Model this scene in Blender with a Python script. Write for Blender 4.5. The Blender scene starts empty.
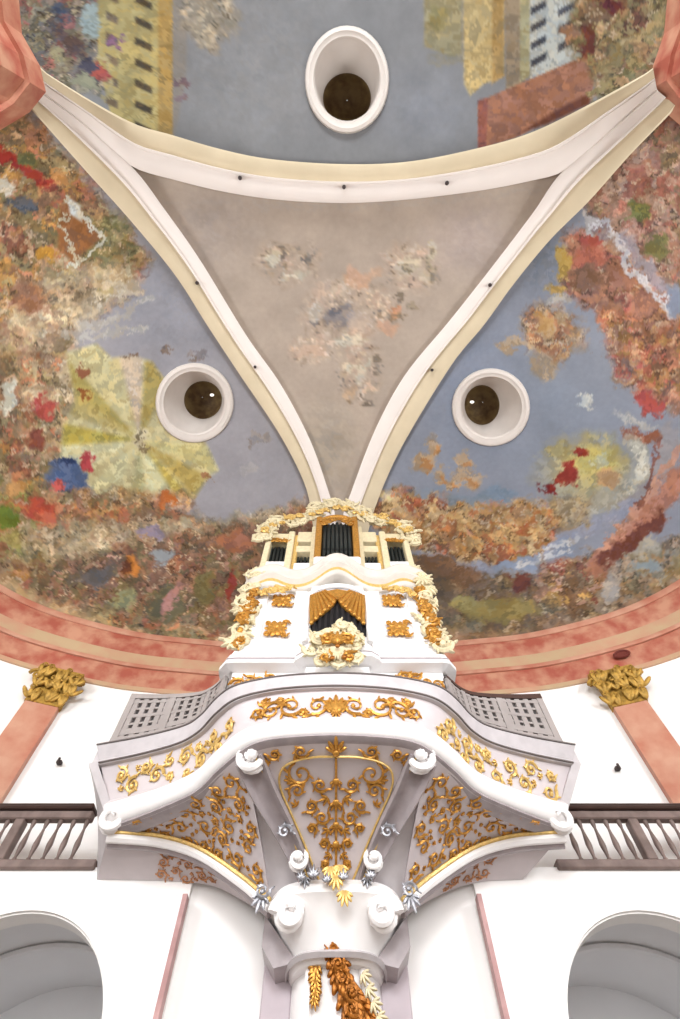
import bpy, math, random
import numpy as np
from mathutils import Vector

random.seed(7); np.random.seed(7)
S = bpy.context.scene
COL = S.collection
PI = math.pi

# ------------------------------------------------------------------ camera
F = 480.0                      # focal length in pixels
ELEV = math.radians(63.0)      # the camera looks steeply up
CE, SE = math.cos(ELEV), math.sin(ELEV)
U0, V0 = 336.0, 509.5
CZ = 1.6                       # eye height
CAM = np.array((0.0, 0.0, CZ))

def ray(u, v):
    a, b = u - U0, V0 - v
    return np.array((a, F*CE - b*SE, F*SE + b*CE))
def at_y(u, v, Y):
    d = ray(u, v); return CAM + d*(Y/d[1])
def at_z(u, v, Z):             # Z above the eye
    d = ray(u, v); return CAM + d*(Z/d[2])
def proj(P):
    P = np.asarray(P, float) - CAM
    x, y, z = P[..., 0], P[..., 1], P[..., 2]
    w = y*CE + z*SE
    up = -y*SE + z*CE
    return U0 + F*x/w, V0 - F*up/w

cd = bpy.data.cameras.new('camera'); cam = bpy.data.objects.new('camera', cd); COL.objects.link(cam)
cam.location = CAM; cam.rotation_euler = (PI/2 + ELEV, 0, 0)
cd.sensor_fit = 'VERTICAL'; cd.sensor_height = 36.0; cd.sensor_width = 24.0
cd.lens = 36.0*F/1019.0; cd.shift_x = (340.0 - U0)/1019.0
cd.clip_start = 0.05; cd.clip_end = 200
S.camera = cam

# ------------------------------------------------------------------ materials
def lin(c):
    c = np.asarray(c, float)/255.0
    return np.where(c <= 0.04045, c/12.92, ((c + 0.055)/1.055)**2.4)
MATS = {}
def mat(name, rgb, rough=0.6, metal=0.0, var=0.06, scale=3.0, rgb2=None, bump=0.0, detail=4.0, spec=0.3):
    m = bpy.data.materials.new(name); m.use_nodes = True
    nt = m.node_tree; b = nt.nodes['Principled BSDF']
    tc = nt.nodes.new('ShaderNodeTexCoord'); nz = nt.nodes.new('ShaderNodeTexNoise')
    nz.inputs['Scale'].default_value = scale; nz.inputs['Detail'].default_value = detail
    nt.links.new(tc.outputs['Object'], nz.inputs['Vector'])
    cr = nt.nodes.new('ShaderNodeValToRGB')
    c = lin(rgb); d = lin(rgb2) if rgb2 is not None else np.clip(c*(1 - 2*var), 0, 1)
    cr.color_ramp.elements[0].position = 0.36; cr.color_ramp.elements[1].position = 0.62
    cr.color_ramp.elements[0].color = (*d, 1); cr.color_ramp.elements[1].color = (*c, 1)
    nt.links.new(nz.outputs['Fac'], cr.inputs['Fac'])
    nt.links.new(cr.outputs['Color'], b.inputs['Base Color'])
    b.inputs['Roughness'].default_value = rough; b.inputs['Metallic'].default_value = metal
    b.inputs['Specular IOR Level'].default_value = spec
    if bump:
        bp = nt.nodes.new('ShaderNodeBump'); bp.inputs['Strength'].default_value = bump; bp.inputs['Distance'].default_value = 0.02
        nt.links.new(nz.outputs['Fac'], bp.inputs['Height']); nt.links.new(bp.outputs['Normal'], b.inputs['Normal'])
    MATS[name] = m; return m
def paint_mat(name):
    m = bpy.data.materials.new(name); m.use_nodes = True
    nt = m.node_tree; b = nt.nodes['Principled BSDF']
    at = nt.nodes.new('ShaderNodeVertexColor'); at.layer_name = 'fresco'
    tc = nt.nodes.new('ShaderNodeTexCoord'); nz = nt.nodes.new('ShaderNodeTexNoise')
    nz.inputs['Scale'].default_value = 7.0; nz.inputs['Detail'].default_value = 5.0
    nt.links.new(tc.outputs['Object'], nz.inputs['Vector'])
    mp = nt.nodes.new('ShaderNodeMapRange'); mp.inputs['To Min'].default_value = 0.90; mp.inputs['To Max'].default_value = 1.10
    nt.links.new(nz.outputs['Fac'], mp.inputs['Value'])
    mx = nt.nodes.new('ShaderNodeVectorMath'); mx.operation = 'SCALE'
    nt.links.new(at.outputs['Color'], mx.inputs[0]); nt.links.new(mp.outputs['Result'], mx.inputs['Scale'])
    nt.links.new(mx.outputs['Vector'], b.inputs['Base Color'])
    b.inputs['Roughness'].default_value = 0.85; b.inputs['Specular IOR Level'].default_value = 0.1
    MATS[name] = m; return m

WALL = mat('white_plaster', (246, 244, 242), 0.8, var=0.01)
STUC = mat('white_stucco', (244, 241, 240), 0.45, var=0.015)
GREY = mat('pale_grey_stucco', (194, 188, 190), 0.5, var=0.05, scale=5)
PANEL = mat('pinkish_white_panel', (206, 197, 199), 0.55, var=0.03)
CORN = mat('shade_grey_cornice', (206, 199, 190), 0.5, var=0.05, scale=4)  # greyer than the white case, to put the cornice's shading into colour
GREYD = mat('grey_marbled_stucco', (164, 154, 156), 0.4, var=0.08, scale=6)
SCREEN = mat('grey_painted_wood', (158, 150, 147), 0.6, var=0.05)
SCRDK = mat('dark_grille_backing', (70, 66, 66), 0.8, var=0.08)
DKLINE = mat('dark_grey_fillet', (106, 98, 96), 0.6, var=0.05)
GOLD = mat('gold_leaf', (206, 150, 70), 0.38, 0.55, var=0.16, scale=22, bump=0.3)
GOLDL = mat('pale_gold_leaf', (228, 192, 118), 0.4, 0.35, var=0.12, scale=18, bump=0.3)
GOLDD = mat('old_bronze_gold', (168, 104, 40), 0.4, 0.5, var=0.2, scale=18, bump=0.4)
GOLDOLD = mat('aged_gilding', (190, 150, 70), 0.5, 0.3, var=0.22, scale=10, bump=0.4)
GOLDB = mat('copper_toned_gilding', (206, 150, 108), 0.5, 0.2, var=0.15, scale=16)
CREAM = mat('cream_carving', (216, 203, 168), 0.5, var=0.06, scale=12)
ORGW = mat('white_organ_paint', (236, 234, 234), 0.4, var=0.01)
TAN = mat('tan_band_stucco', (210, 196, 168), 0.75, rgb2=(202, 188, 160), scale=1.2)
BANDW = mat('ivory_band_stucco', (232, 224, 218), 0.7, var=0.015, scale=1.5)
RED = mat('red_marble', (170, 92, 76), 0.4, rgb2=(198, 146, 120), scale=2.2, detail=8)
PINKM = mat('pink_marble', (200, 152, 128), 0.4, rgb2=(182, 116, 94), scale=1.5, detail=8)
CREAMM = mat('cream_marble', (192, 166, 132), 0.45, rgb2=(196, 148, 122), scale=1.3, detail=7)
ROSEW = mat('rose_white_marble', (246, 240, 242), 0.5, rgb2=(244, 232, 237), scale=1.0)
BROWN = mat('brown_grey_wood', (128, 110, 104), 0.5, rgb2=(106, 90, 84), scale=4)
DKWOOD = mat('dark_walnut_wood', (74, 54, 48), 0.5, var=0.1)
BLACK = mat('black_recess_shade', (34, 32, 34), 0.8, var=0.1)
PIPE = mat('dark_tin_pipe', (58, 64, 64), 0.4, 0.5, var=0.08)
PIPEH = mat('black_pipe_mouth', (24, 24, 24), 0.8)
SILVER = mat('silvered_ornament', (176, 176, 182), 0.4, 0.5, var=0.2, scale=20)
OCUL = mat('brown_lantern_paint', (112, 92, 58), 0.6, rgb2=(86, 66, 42), scale=4)
RING = mat('oculus_white', (206, 198, 191), 0.6, var=0.02)
IRON = mat('dark_iron', (62, 52, 50), 0.6)
FLOORM = mat('brown_stone_floor', (150, 138, 126), 0.6, var=0.05, scale=0.8)
AISLE = mat('grey_plaster', (236, 236, 238), 0.85, var=0.03, scale=0.6)
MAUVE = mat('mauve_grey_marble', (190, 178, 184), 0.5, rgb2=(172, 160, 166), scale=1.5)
VENT = mat('dark_red_iron', (112, 52, 44), 0.6)
FRESCO = paint_mat('fresco_paint')

# ------------------------------------------------------------------ object helpers
def settag(o, label=None, cat=None, group=None, kind=None):
    if label: o['label'] = label
    if cat: o['category'] = cat
    if group: o['group'] = group
    if kind: o['kind'] = kind
    return o
def thing(name, label, cat, loc, group=None, kind=None):
    o = bpy.data.objects.new(name, None); COL.objects.link(o); o.location = [float(x) for x in loc]
    o.empty_display_size = 0.2
    return settag(o, label, cat, group, kind)
def wloc(o):
    p = Vector((0, 0, 0))
    while o is not None:
        p = p + o.location; o = o.parent
    return p

class MB:
    def __init__(s): s.v = []; s.f = []
    def add(s, verts, faces):
        b = len(s.v); s.v.extend([tuple(float(c) for c in p) for p in verts]); s.f.extend([tuple(i + b for i in f) for f in faces]); return s
    def box(s, x0, x1, y0, y1, z0, z1):
        p = [(x0,y0,z0),(x1,y0,z0),(x1,y1,z0),(x0,y1,z0),(x0,y0,z1),(x1,y0,z1),(x1,y1,z1),(x0,y1,z1)]
        return s.add(p, [(3,2,1,0),(4,5,6,7),(0,1,5,4),(1,2,6,5),(2,3,7,6),(3,0,4,7)])
    def bbox(s, x0, x1, y0, y1, z0, z1, b=0.02):      # box with chamfered vertical section (bevelled in front view)
        pts = [(x0+b,z0),(x1-b,z0),(x1,z0+b),(x1,z1-b),(x1-b,z1),(x0+b,z1),(x0,z1-b),(x0,z0+b)]
        ins = [(x0+2*b,z0+b),(x1-2*b,z0+b),(x1-b,z0+2*b),(x1-b,z1-2*b),(x1-2*b,z1-b),(x0+2*b,z1-b),(x0+b,z1-2*b),(x0+b,z0+2*b)]
        V = [(x, y0, z) for x, z in ins] + [(x, y0+b, z) for x, z in pts] + [(x, y1, z) for x, z in pts]
        n = 8; Fc = [tuple(range(n)), tuple(reversed(range(2*n, 3*n)))]
        for k in range(2):
            for i in range(n):
                j = (i+1) % n; Fc.append((k*n+i, (k+1)*n+i, (k+1)*n+j, k*n+j))
        return s.add(V, Fc)
    def grid(s, P, closed_u=False, closed_v=False):
        P = np.asarray(P, float); nu, nv = P.shape[:2]; Fc = []
        for i in range(nu if closed_u else nu-1):
            for j in range(nv if closed_v else nv-1):
                a, c = (i+1) % nu, (j+1) % nv
                Fc.append((i*nv+j, a*nv+j, a*nv+c, i*nv+c))
        return s.add(P.reshape(-1, 3), Fc)
    def slab(s, P, Q):           # two grids of one shape joined into a closed solid
        P = np.asarray(P, float); Q = np.asarray(Q, float); nu, nv = P.shape[:2]; N = nu*nv; Fc = []
        for i in range(nu-1):
            for j in range(nv-1):
                Fc.append((i*nv+j, (i+1)*nv+j, (i+1)*nv+j+1, i*nv+j+1))
                Fc.append((N+i*nv+j, N+i*nv+j+1, N+(i+1)*nv+j+1, N+(i+1)*nv+j))
        for i in range(nu-1):
            for j in (0, nv-1): Fc.append((i*nv+j, N+i*nv+j, N+(i+1)*nv+j, (i+1)*nv+j))
        for j in range(nv-1):
            for i in (0, nu-1): Fc.append((i*nv+j, i*nv+j+1, N+i*nv+j+1, N+i*nv+j))
        return s.add(np.concatenate([P.reshape(-1, 3), Q.reshape(-1, 3)]), Fc)
    def tube(s, pts, r, n=6, flat=None):
        pts = np.asarray(pts, float); m = len(pts)
        rr = np.full(m, r) if np.isscalar(r) else np.asarray(r, float)
        T = np.gradient(pts, axis=0); T /= np.maximum(np.linalg.norm(T, axis=1, keepdims=True), 1e-9)
        up = np.array((0.13, 0.31, 0.94)) if flat is None else np.asarray(flat, float)
        G = []
        for i in range(m):
            u = up if up.ndim == 1 else up[i]
            a = np.cross(T[i], u); na = np.linalg.norm(a)
            if na < 1e-6: a = np.cross(T[i], (1, 0, 0.1)); na = np.linalg.norm(a)
            a /= na; b = np.cross(a, T[i]); k = 1.0 if flat is None else 0.6
            G.append([pts[i] + rr[i]*(math.cos(t)*a + k*math.sin(t)*b) for t in np.arange(n)*2*PI/n])
        b0 = len(s.v); s.grid(G, closed_v=True)
        s.f.append(tuple(b0 + j for j in reversed(range(n)))); s.f.append(tuple(b0 + (m-1)*n + j for j in range(n)))
        return s
    def lathe(s, prof, c, n=20, axis=None):     # prof: (r, h) list
        c = np.asarray(c, float)
        ax = np.array((0, 0, 1.0)) if axis is None else np.asarray(axis, float)/np.linalg.norm(axis)
        t = np.array((1, 0, 0)) if abs(ax[0]) < 0.9 else np.array((0, 1, 0))
        e1 = np.cross(ax, t); e1 /= np.linalg.norm(e1); e2 = np.cross(ax, e1)
        G = [[c + ax*h + max(r, 1e-4)*(math.cos(a)*e1 + math.sin(a)*e2) for a in np.arange(n)*2*PI/n] for r, h in prof]
        b0 = len(s.v); s.grid(G, closed_v=True)
        s.f.append(tuple(b0 + j for j in reversed(range(n)))); s.f.append(tuple(b0 + (len(prof)-1)*n + j for j in range(n)))
        return s
    def blob(s, c, e1, e2, e3, nu=6, nv=8):     # ellipsoid with three axis vectors
        c, e1, e2, e3 = [np.asarray(q, float) for q in (c, e1, e2, e3)]
        G = []
        for i in range(nu+1):
            p = PI*i/nu; p = min(max(p, 0.06), PI-0.06)
            G.append([c + math.cos(p)*e3 + math.sin(p)*(math.cos(t)*e1 + math.sin(t)*e2) for t in np.arange(nv)*2*PI/nv])
        b0 = len(s.v); s.grid(G, closed_v=True)
        s.f.append(tuple(b0 + j for j in reversed(range(nv)))); s.f.append(tuple(b0 + nu*nv + j for j in range(nv)))
        return s
    def prism(s, poly, y0, y1):                  # outline in x,z pushed from y0 to y1
        n = len(poly)
        V = [(x, y0, z) for x, z in poly] + [(x, y1, z) for x, z in poly]
        return s.add(V, [tuple(range(n)), tuple(reversed(range(n, 2*n)))] + [(i, n+i, n+(i+1) % n, (i+1) % n) for i in range(n)])
    def plan(s, poly, z0, z1):                   # outline in x,y pushed from z0 to z1
        n = len(poly)
        V = [(x, y, z0) for x, y in poly] + [(x, y, z1) for x, y in poly]
        return s.add(V, [tuple(reversed(range(n))), tuple(range(n, 2*n))] + [(i, (i+1) % n, n+(i+1) % n, n+i) for i in range(n)])
    def build(s, name, m, parent=None, smooth=False, **tags):
        me = bpy.data.meshes.new(name)
        o = bpy.data.objects.new(name, me); COL.objects.link(o)
        v = np.array(s.v, float)
        if parent is not None:
            v = v - np.array(wloc(parent)); o.parent = parent
        else:
            lo, hi = v.min(0), v.max(0); c = np.array(((lo[0]+hi[0])/2, (lo[1]+hi[1])/2, lo[2]))
            v = v - c; o.location = c.tolist()
        me.from_pydata(v.tolist(), [], s.f)
        me.materials.append(m)
        import bmesh
        bm = bmesh.new(); bm.from_mesh(me); bmesh.ops.recalc_face_normals(bm, faces=bm.faces); bm.to_mesh(me); bm.free()
        if smooth:
            me.polygons.foreach_set('use_smooth', [True]*len(me.polygons))
            me.set_sharp_from_angle(angle=math.radians(40))
        me.update()
        settag(o, tags.get('label'), tags.get('cat'), tags.get('group'), tags.get('kind'))
        return o

def spline(pts, n):
    pts = np.asarray(pts, float)
    P = np.concatenate([[2*pts[0]-pts[1]], pts, [2*pts[-1]-pts[-2]]])
    m = len(pts)-1; out = []
    seg = np.linalg.norm(np.diff(pts, axis=0), axis=1); cum = np.concatenate([[0], np.cumsum(seg)])
    for d in np.linspace(0, cum[-1], n):
        i = min(max(int(np.searchsorted(cum, d, 'right')-1), 0), m-1)
        t = (d-cum[i])/max(seg[i], 1e-9)
        p0, p1, p2, p3 = P[i], P[i+1], P[i+2], P[i+3]
        out.append(0.5*(2*p1 + (p2-p0)*t + (2*p0-5*p1+4*p2-p3)*t*t + (3*p1-p0-3*p2+p3)*t**3))
    return np.array(out)
def mir(p):
    p = np.array(p, float); p[..., 0] *= -1; return p

# ------------------------------------------------------------------ fresco painting (pigment on the vault surfaces)
def h2(ix, iy, seed):
    n = (ix.astype(np.int64)*374761393 + iy.astype(np.int64)*668265263 + seed*974711) & 0x7fffffff
    n = ((n ^ (n >> 13))*1274126177) & 0x7fffffff
    return ((n ^ (n >> 16)) & 0xffff)/65535.0
def vnoise(x, y, seed=0):
    ix, iy = np.floor(x), np.floor(y); fx, fy = x-ix, y-iy
    fx = fx*fx*(3-2*fx); fy = fy*fy*(3-2*fy)
    a = h2(ix, iy, seed); b = h2(ix+1, iy, seed); c = h2(ix, iy+1, seed); d = h2(ix+1, iy+1, seed)
    return (a*(1-fx)+b*fx)*(1-fy) + (c*(1-fx)+d*fx)*fy
def fbm(x, y, seed=0, o=4):
    s = 0; a = 0.5
    for k in range(o):
        s = s + a*vnoise(x*2**k, y*2**k, seed+k*17); a *= 0.5
    return s/(1-0.5**o)
class Paint:
    def __init__(s, U, V, base):
        s.U = U; s.V = V
        s.wu = U + (fbm(U/14, V/14, 3)-0.5)*16; s.wv = V + (fbm(U/14, V/14, 9)-0.5)*16
        for size, amp, sd in ((7.0, 2.4, 501), (3.4, 1.6, 601)):      # brush dabs: each dab takes its colour from a point nearby
            ix, iy = np.floor(U/size), np.floor(V/size*1.2); best = np.full(len(U), 9.0); ou = np.zeros(len(U)); ov = np.zeros(len(U))
            for dx in (-1, 0, 1):
                for dy in (-1, 0, 1):
                    cx, cy = ix+dx, iy+dy; d = np.hypot(cx+h2(cx, cy, sd)-U/size, cy+h2(cx, cy, sd+1)-V/size*1.2); nb = d < best
                    ou = np.where(nb, h2(cx, cy, sd+2)-.5, ou); ov = np.where(nb, h2(cx, cy, sd+3)-.5, ov); best = np.where(nb, d, best)
            s.wu = s.wu+ou*amp*2; s.wv = s.wv+ov*amp*2
        s.c = np.empty((len(U), 3)); s.c[:] = base; s.c0 = np.array(base, float)
    def mix(s, m, col):
        m = np.clip(m, 0, 1)[:, None]; s.c = s.c*(1-m) + np.asarray(col, float)*m
    def cellmask(s, cu, cv, ru, rv, ang=0, soft=0.35, warp=True):
        u, v = (s.wu, s.wv) if warp else (s.U, s.V)
        a = math.radians(ang); du, dv = u-cu, v-cv
        x = (du*math.cos(a)+dv*math.sin(a))/ru; y = (-du*math.sin(a)+dv*math.cos(a))/rv
        return np.clip((1-np.sqrt(x*x+y*y))/soft, 0, 1)
    def blob(s, cu, cv, ru, rv, col, ang=0, soft=0.35, warp=True, k=1.0):
        s.mix(k*s.cellmask(cu, cv, ru, rv, ang, soft, warp), col)
    def polymask(s, poly, soft=6, warp=True):
        u, v = (s.wu, s.wv) if warp else (s.U, s.V)
        ins = np.zeros(len(u), bool); dist = np.full(len(u), 1e9); n = len(poly)
        for i in range(n):
            (x0, y0), (x1, y1) = poly[i], poly[(i+1) % n]
            cond = ((y0 > v) != (y1 > v)) & (u < (x1-x0)*(v-y0)/((y1-y0) if y1 != y0 else 1e-9)+x0)
            ins ^= cond
            L = max((x1-x0)**2+(y1-y0)**2, 1e-9); t = np.clip(((u-x0)*(x1-x0)+(v-y0)*(y1-y0))/L, 0, 1)
            dist = np.minimum(dist, np.hypot(u-x0-t*(x1-x0), v-y0-t*(y1-y0)))
        sd = np.where(ins, dist, -dist)
        return np.clip(sd/soft+0.5, 0, 1)
    def poly(s, poly, col, soft=3, warp=False, k=1.0):
        s.mix(k*s.polymask(poly, soft, warp), col)
    def line(s, pts, w, col, k=1.0, warp=True):
        u, v = (s.wu, s.wv) if warp else (s.U, s.V); dist = np.full(len(u), 1e9)
        for (x0, y0), (x1, y1) in zip(pts[:-1], pts[1:]):
            L = max((x1-x0)**2+(y1-y0)**2, 1e-9); t = np.clip(((u-x0)*(x1-x0)+(v-y0)*(y1-y0))/L, 0, 1)
            dist = np.minimum(dist, np.hypot(u-x0-t*(x1-x0), v-y0-t*(y1-y0)))
        s.mix(k*np.clip((w-dist)/(0.4*w)+0.0, 0, 1), col)
    def cells(s, size, ax, seed, su=0.0):
        x, y = (s.wu+su)/(size*ax), (s.wv+su*0.7)/size
        x = x + (fbm(s.U/5, s.V/5, seed+2, 2)-0.5)*0.9; y = y + (fbm(s.U/5, s.V/5, seed+4, 2)-0.5)*0.9
        ix, iy = np.floor(x), np.floor(y)
        best = np.full(len(x), 9.0); idx = np.zeros(len(x)); val = np.zeros(len(x))
        for dx in (-1, 0, 1):
            for dy in (-1, 0, 1):
                cx, cy = ix+dx, iy+dy
                d = np.hypot(cx+h2(cx, cy, seed)-x, cy+h2(cx, cy, seed+5)-y); nb = d < best
                idx = np.where(nb, h2(cx, cy, seed+11), idx); val = np.where(nb, h2(cx, cy, seed+23), val); best = np.where(nb, d, best)
        return best, idx, val
    def crowd(s, mask, pal, size=9, seed=1, k=0.92, ax=1.0):
        """a throng of small painted figures: strokes of colour, small lights and dark folds"""
        pal = np.asarray(pal, float); mean = pal.mean(0); L = len(pal)
        b, i1, v1 = s.cells(size*1.9, ax, seed)
        col = 0.6*pal[np.minimum((i1*L).astype(int), L-1)] + 0.4*mean
        col = col*(0.86+0.24*v1)[:, None]
        b, i2, v2 = s.cells(size*0.85, ax*1.15, seed+100, 3.0)
        c2 = (0.75*pal[np.minimum((i2*L).astype(int), L-1)]+0.25*mean)*(0.80+0.42*v2)[:, None]
        m2 = (np.clip((0.62-b)/0.25, 0, 1)*np.where(v2 > 0.35, 0.85, 0.15))[:, None]
        col = col*(1-m2)+c2*m2
        b, i3, v3 = s.cells(size*0.5, ax*1.3, seed+200, 7.0)
        m3 = (np.clip((0.5-b)/0.22, 0, 1)*(v3 > 0.72))[:, None]*0.75
        col = col*(1-m3) + np.where((i3 > 0.5)[:, None], np.array((216, 186, 150.)), mean*0.52)*m3
        fine = fbm(s.U/4, s.V/4, seed+40, 2)
        col = col*(0.84+0.32*fine)[:, None]
        m = np.clip(mask, 0, 1)[:, None]*k
        s.c = s.c*(1-m) + np.clip(col, 0, 255)*m
    def soften(s, lo=0.0):
        g = s.c.mean(1, keepdims=True); s.c = g + (s.c-g)*0.97
        b, i, v = s.cells(5.5, 1.4, 901); act = np.clip(np.abs(s.c-s.c0).sum(1)/60, 0, 1)
        s.c = s.c*(1+(v-.5)*0.22*act)[:, None] + ((i-.5)*14*act)[:, None]*np.array((1, .2, -.8))
        n = fbm(s.U/26, s.V/26, 77, 4)-0.5
        s.c = s.c*(1+0.14*n)[:, None]
        return np.clip(s.c, 4, 255)

BRN = [(128,116,76),(112,108,70),(150,104,76),(176,128,88),(122,86,64),(190,146,104),(164,92,66),(140,118,84),(206,166,124),(112,100,70),(186,112,74),(150,138,100)]
WARM = [(132,122,82),(108,92,66),(150,140,96),(178,96,70),(198,120,84),(160,84,64),(206,150,104),(148,110,76),(186,138,92),(216,174,134),(120,100,72),(190,130,60),(136,126,92)]
ORNG = [(204,134,66),(190,110,60),(214,162,96),(176,100,62),(222,184,128),(160,116,76),(206,146,84),(184,128,104)]
LIGHT = [(214,196,160),(198,172,136),(222,206,176),(180,160,126),(190,150,118),(208,186,140),(170,150,120)]
GREENS = [(122,120,76),(140,134,92),(104,104,66),(150,120,80),(166,150,108),(128,96,70)]

def paint_left(U, V):
    p = Paint(U, V, (168,160,160))
    p.blob(170, 300, 120, 90, (160,156,160), soft=0.8)
    p.blob(250, 470, 90, 70, (170,162,162), soft=0.8)
    p.crowd(p.polymask([(-400,60),(20,100),(70,160),(120,215),(150,262),(132,290),(80,330),(40,400),(-400,430)], 14), WARM+BRN[:5]+[(206,150,70)], 11, 3)
    p.crowd(p.polymask([(60,215),(125,215),(146,262),(120,272),(72,262)], 10), GREENS+[(110,120,90)], 8, 5, 0.8)
    p.crowd(p.polymask([(20,295),(60,262),(125,270),(140,282),(118,300),(86,320),(60,345),(20,380),(-30,390)], 12), LIGHT+[(186,150,126),(196,176,120)], 9, 8, 0.85, ax=1.8)
    p.line([(135,285),(100,305),(78,325)], 5, (206,188,164), 0.7); p.line([(150,296),(112,322),(60,338)], 5, (198,186,168), 0.6)
    p.line([(148,330),(110,332),(70,345)], 4, (204,192,170), 0.5)
    p.poly([(60,205),(72,200),(102,238),(72,262),(58,248)], (156,104,66), 4)
    p.poly([(67,196),(80,206),(82,222),(70,214)], (214,212,202), 3)
    p.line([(64,200),(82,218),(104,238)], 2.6, (222,210,186)); p.line([(104,238),(86,255),(70,266)], 2.4, (216,206,180)); p.line([(64,220),(66,244),(76,258)], 1.8, (206,190,160))
    p.blob(30, 172, 34, 8, (168,66,52), 38); p.blob(8, 158, 24, 8, (150,52,44), 35); p.blob(22, 206, 16, 9, (96,96,100), 10); p.blob(4, 186, 18, 7, (214,200,176), 30)
    p.blob(26, 160, 13, 10, (110,104,64)); p.blob(30, 300, 20, 18, (158,112,84)); p.blob(46, 254, 12, 8, (206,150,66)); p.blob(60, 178, 14, 10, (212,150,90))
    # left throng
    p.crowd(p.polymask([(-400,380),(40,350),(80,362),(78,420),(66,480),(80,500),(120,498),(160,505),(200,515),(240,520),(300,500),(340,505),(340,660),(-400,660)], 10), WARM+BRN, 10, 13)
    p.crowd(p.polymask([(20,360),(88,356),(80,400),(66,450),(20,460)], 12), LIGHT+WARM[:5], 8, 17, 0.85)
    p.crowd(p.polymask([(-40,470),(30,480),(50,520),(40,560),(-40,560)], 12), [(128,138,66),(150,150,84),(176,96,66),(206,180,140),(120,110,66)], 11, 19, 0.8)
    p.blob(8, 398, 9, 22, (220,212,188), 10); p.blob(44, 408, 15, 12, (184,86,76)); p.blob(34, 440, 14, 12, (150,84,64))
    # parasol
    par = [(66,352),(96,344),(112,358),(134,356),(152,362),(172,392),(190,420),(206,444),(218,470),(206,480),(194,498),(160,494),(128,500),(96,494),(82,476),(60,468),(62,440),(64,424),(76,400)]
    p.poly(par, (204,188,140), 5)
    hub = (140, 440)
    for k, (a0, a1, col) in enumerate([(-150,-132,(176,156,84)),(-130,-112,(212,196,144)),(-104,-88,(212,188,166)),(-86,-64,(172,150,84)),(200,216,(190,168,104)),(150,176,(216,206,160)),(116,138,(214,204,156)),(84,100,(176,168,122)),(58,80,(212,204,158)),(28,46,(186,158,84)),(4,24,(208,192,130)),(176,192,(180,160,70)),(48,58,(196,170,82))]):
        r0, r1 = math.radians(a0), math.radians(a1); R = 108
        w = p.polymask([hub, (hub[0]+R*math.cos(r0), hub[1]+R*math.sin(r0)), (hub[0]+R*math.cos(r1), hub[1]+R*math.sin(r1))], 5, False)*p.polymask(par, 5, False)
        p.mix(0.85*w, col)
    p.blob(140, 438, 8, 12, (206,188,150)); p.blob(138, 436, 3, 7, (128,112,84)); p.blob(146, 446, 7, 3, (140,122,90))
    p.blob(86, 396, 5, 5, (140,86,50)); p.blob(82, 372, 6, 5, (150,92,60)); p.blob(132, 357, 6, 4, (140,112,90)); p.blob(208, 476, 8, 5, (168,120,84))
    # blue figure with red dots
    p.blob(66, 476, 24, 19, (92,108,142), -20); p.blob(78, 482, 14, 14, (84,98,128)); p.blob(88, 462, 9, 9, (182,72,70)); p.blob(56, 486, 9, 7, (196,92,84)); p.blob(66, 463, 9, 5, (52,62,92))
    p.blob(38, 512, 20, 15, (190,84,62)); p.blob(46, 518, 14, 7, (206,110,80)); p.blob(4, 520, 12, 16, (110,124,52)); p.blob(18, 488, 16, 8, (206,150,88))
    p.crowd(p.polymask([(80,492),(190,492),(196,506),(120,514),(60,520)], 8), ORNG+BRN, 8, 23, 0.85)
    p.blob(166, 502, 10, 9, (198,112,60)); p.blob(124, 512, 10, 9, (182,112,78))
    # lighter band then the dark ground
    p.crowd(p.polymask([(20,530),(110,520),(200,524),(260,508),(300,512),(262,530),(170,548),(90,560),(20,556)], 10), [(196,176,140),(170,160,130),(206,190,160),(160,140,104),(150,128,96),(186,156,124)], 8, 29, 0.75)
    p.crowd(p.polymask([(60,560),(140,540),(240,520),(330,520),(330,640),(190,625),(100,610),(30,590)], 10), [(134,96,72),(150,108,84),(112,104,76),(164,116,92),(122,112,72),(98,86,70),(150,92,70),(172,124,110)], 8, 31, 0.9)
    p.blob(96, 576, 22, 12, (106,98,94), -15); p.blob(130, 566, 12, 13, (196,122,58)); p.blob(124, 568, 6, 8, (112,66,44)); p.blob(160, 556, 14, 10, (160,160,158)); p.blob(150, 532, 18, 7, (150,132,142))
    p.blob(166, 604, 22, 22, (112,104,80)); p.blob(124, 600, 16, 10, (150,144,104)); p.blob(205, 590, 15, 20, (126,110,70)); p.blob(170, 600, 6, 24, (188,134,122), 30); p.blob(232, 585, 6, 22, (150,66,54)); p.blob(236, 540, 22, 14, (170,110,82))
    p.poly([(-60,578),(20,586),(60,604),(110,624),(60,622),(-60,598)], (206,170,124), 8, True, 0.8)
    p.blob(165, 352, 7, 5, (128,112,104)); p.blob(196, 356, 10, 6, (140,126,120)); p.blob(262, 438, 8, 6, (150,136,126), k=.7); p.blob(254, 444, 5, 8, (146,134,128), k=.7); p.blob(246, 470, 14, 8, (186,176,170), k=.5)
    return p.soften()

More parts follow.
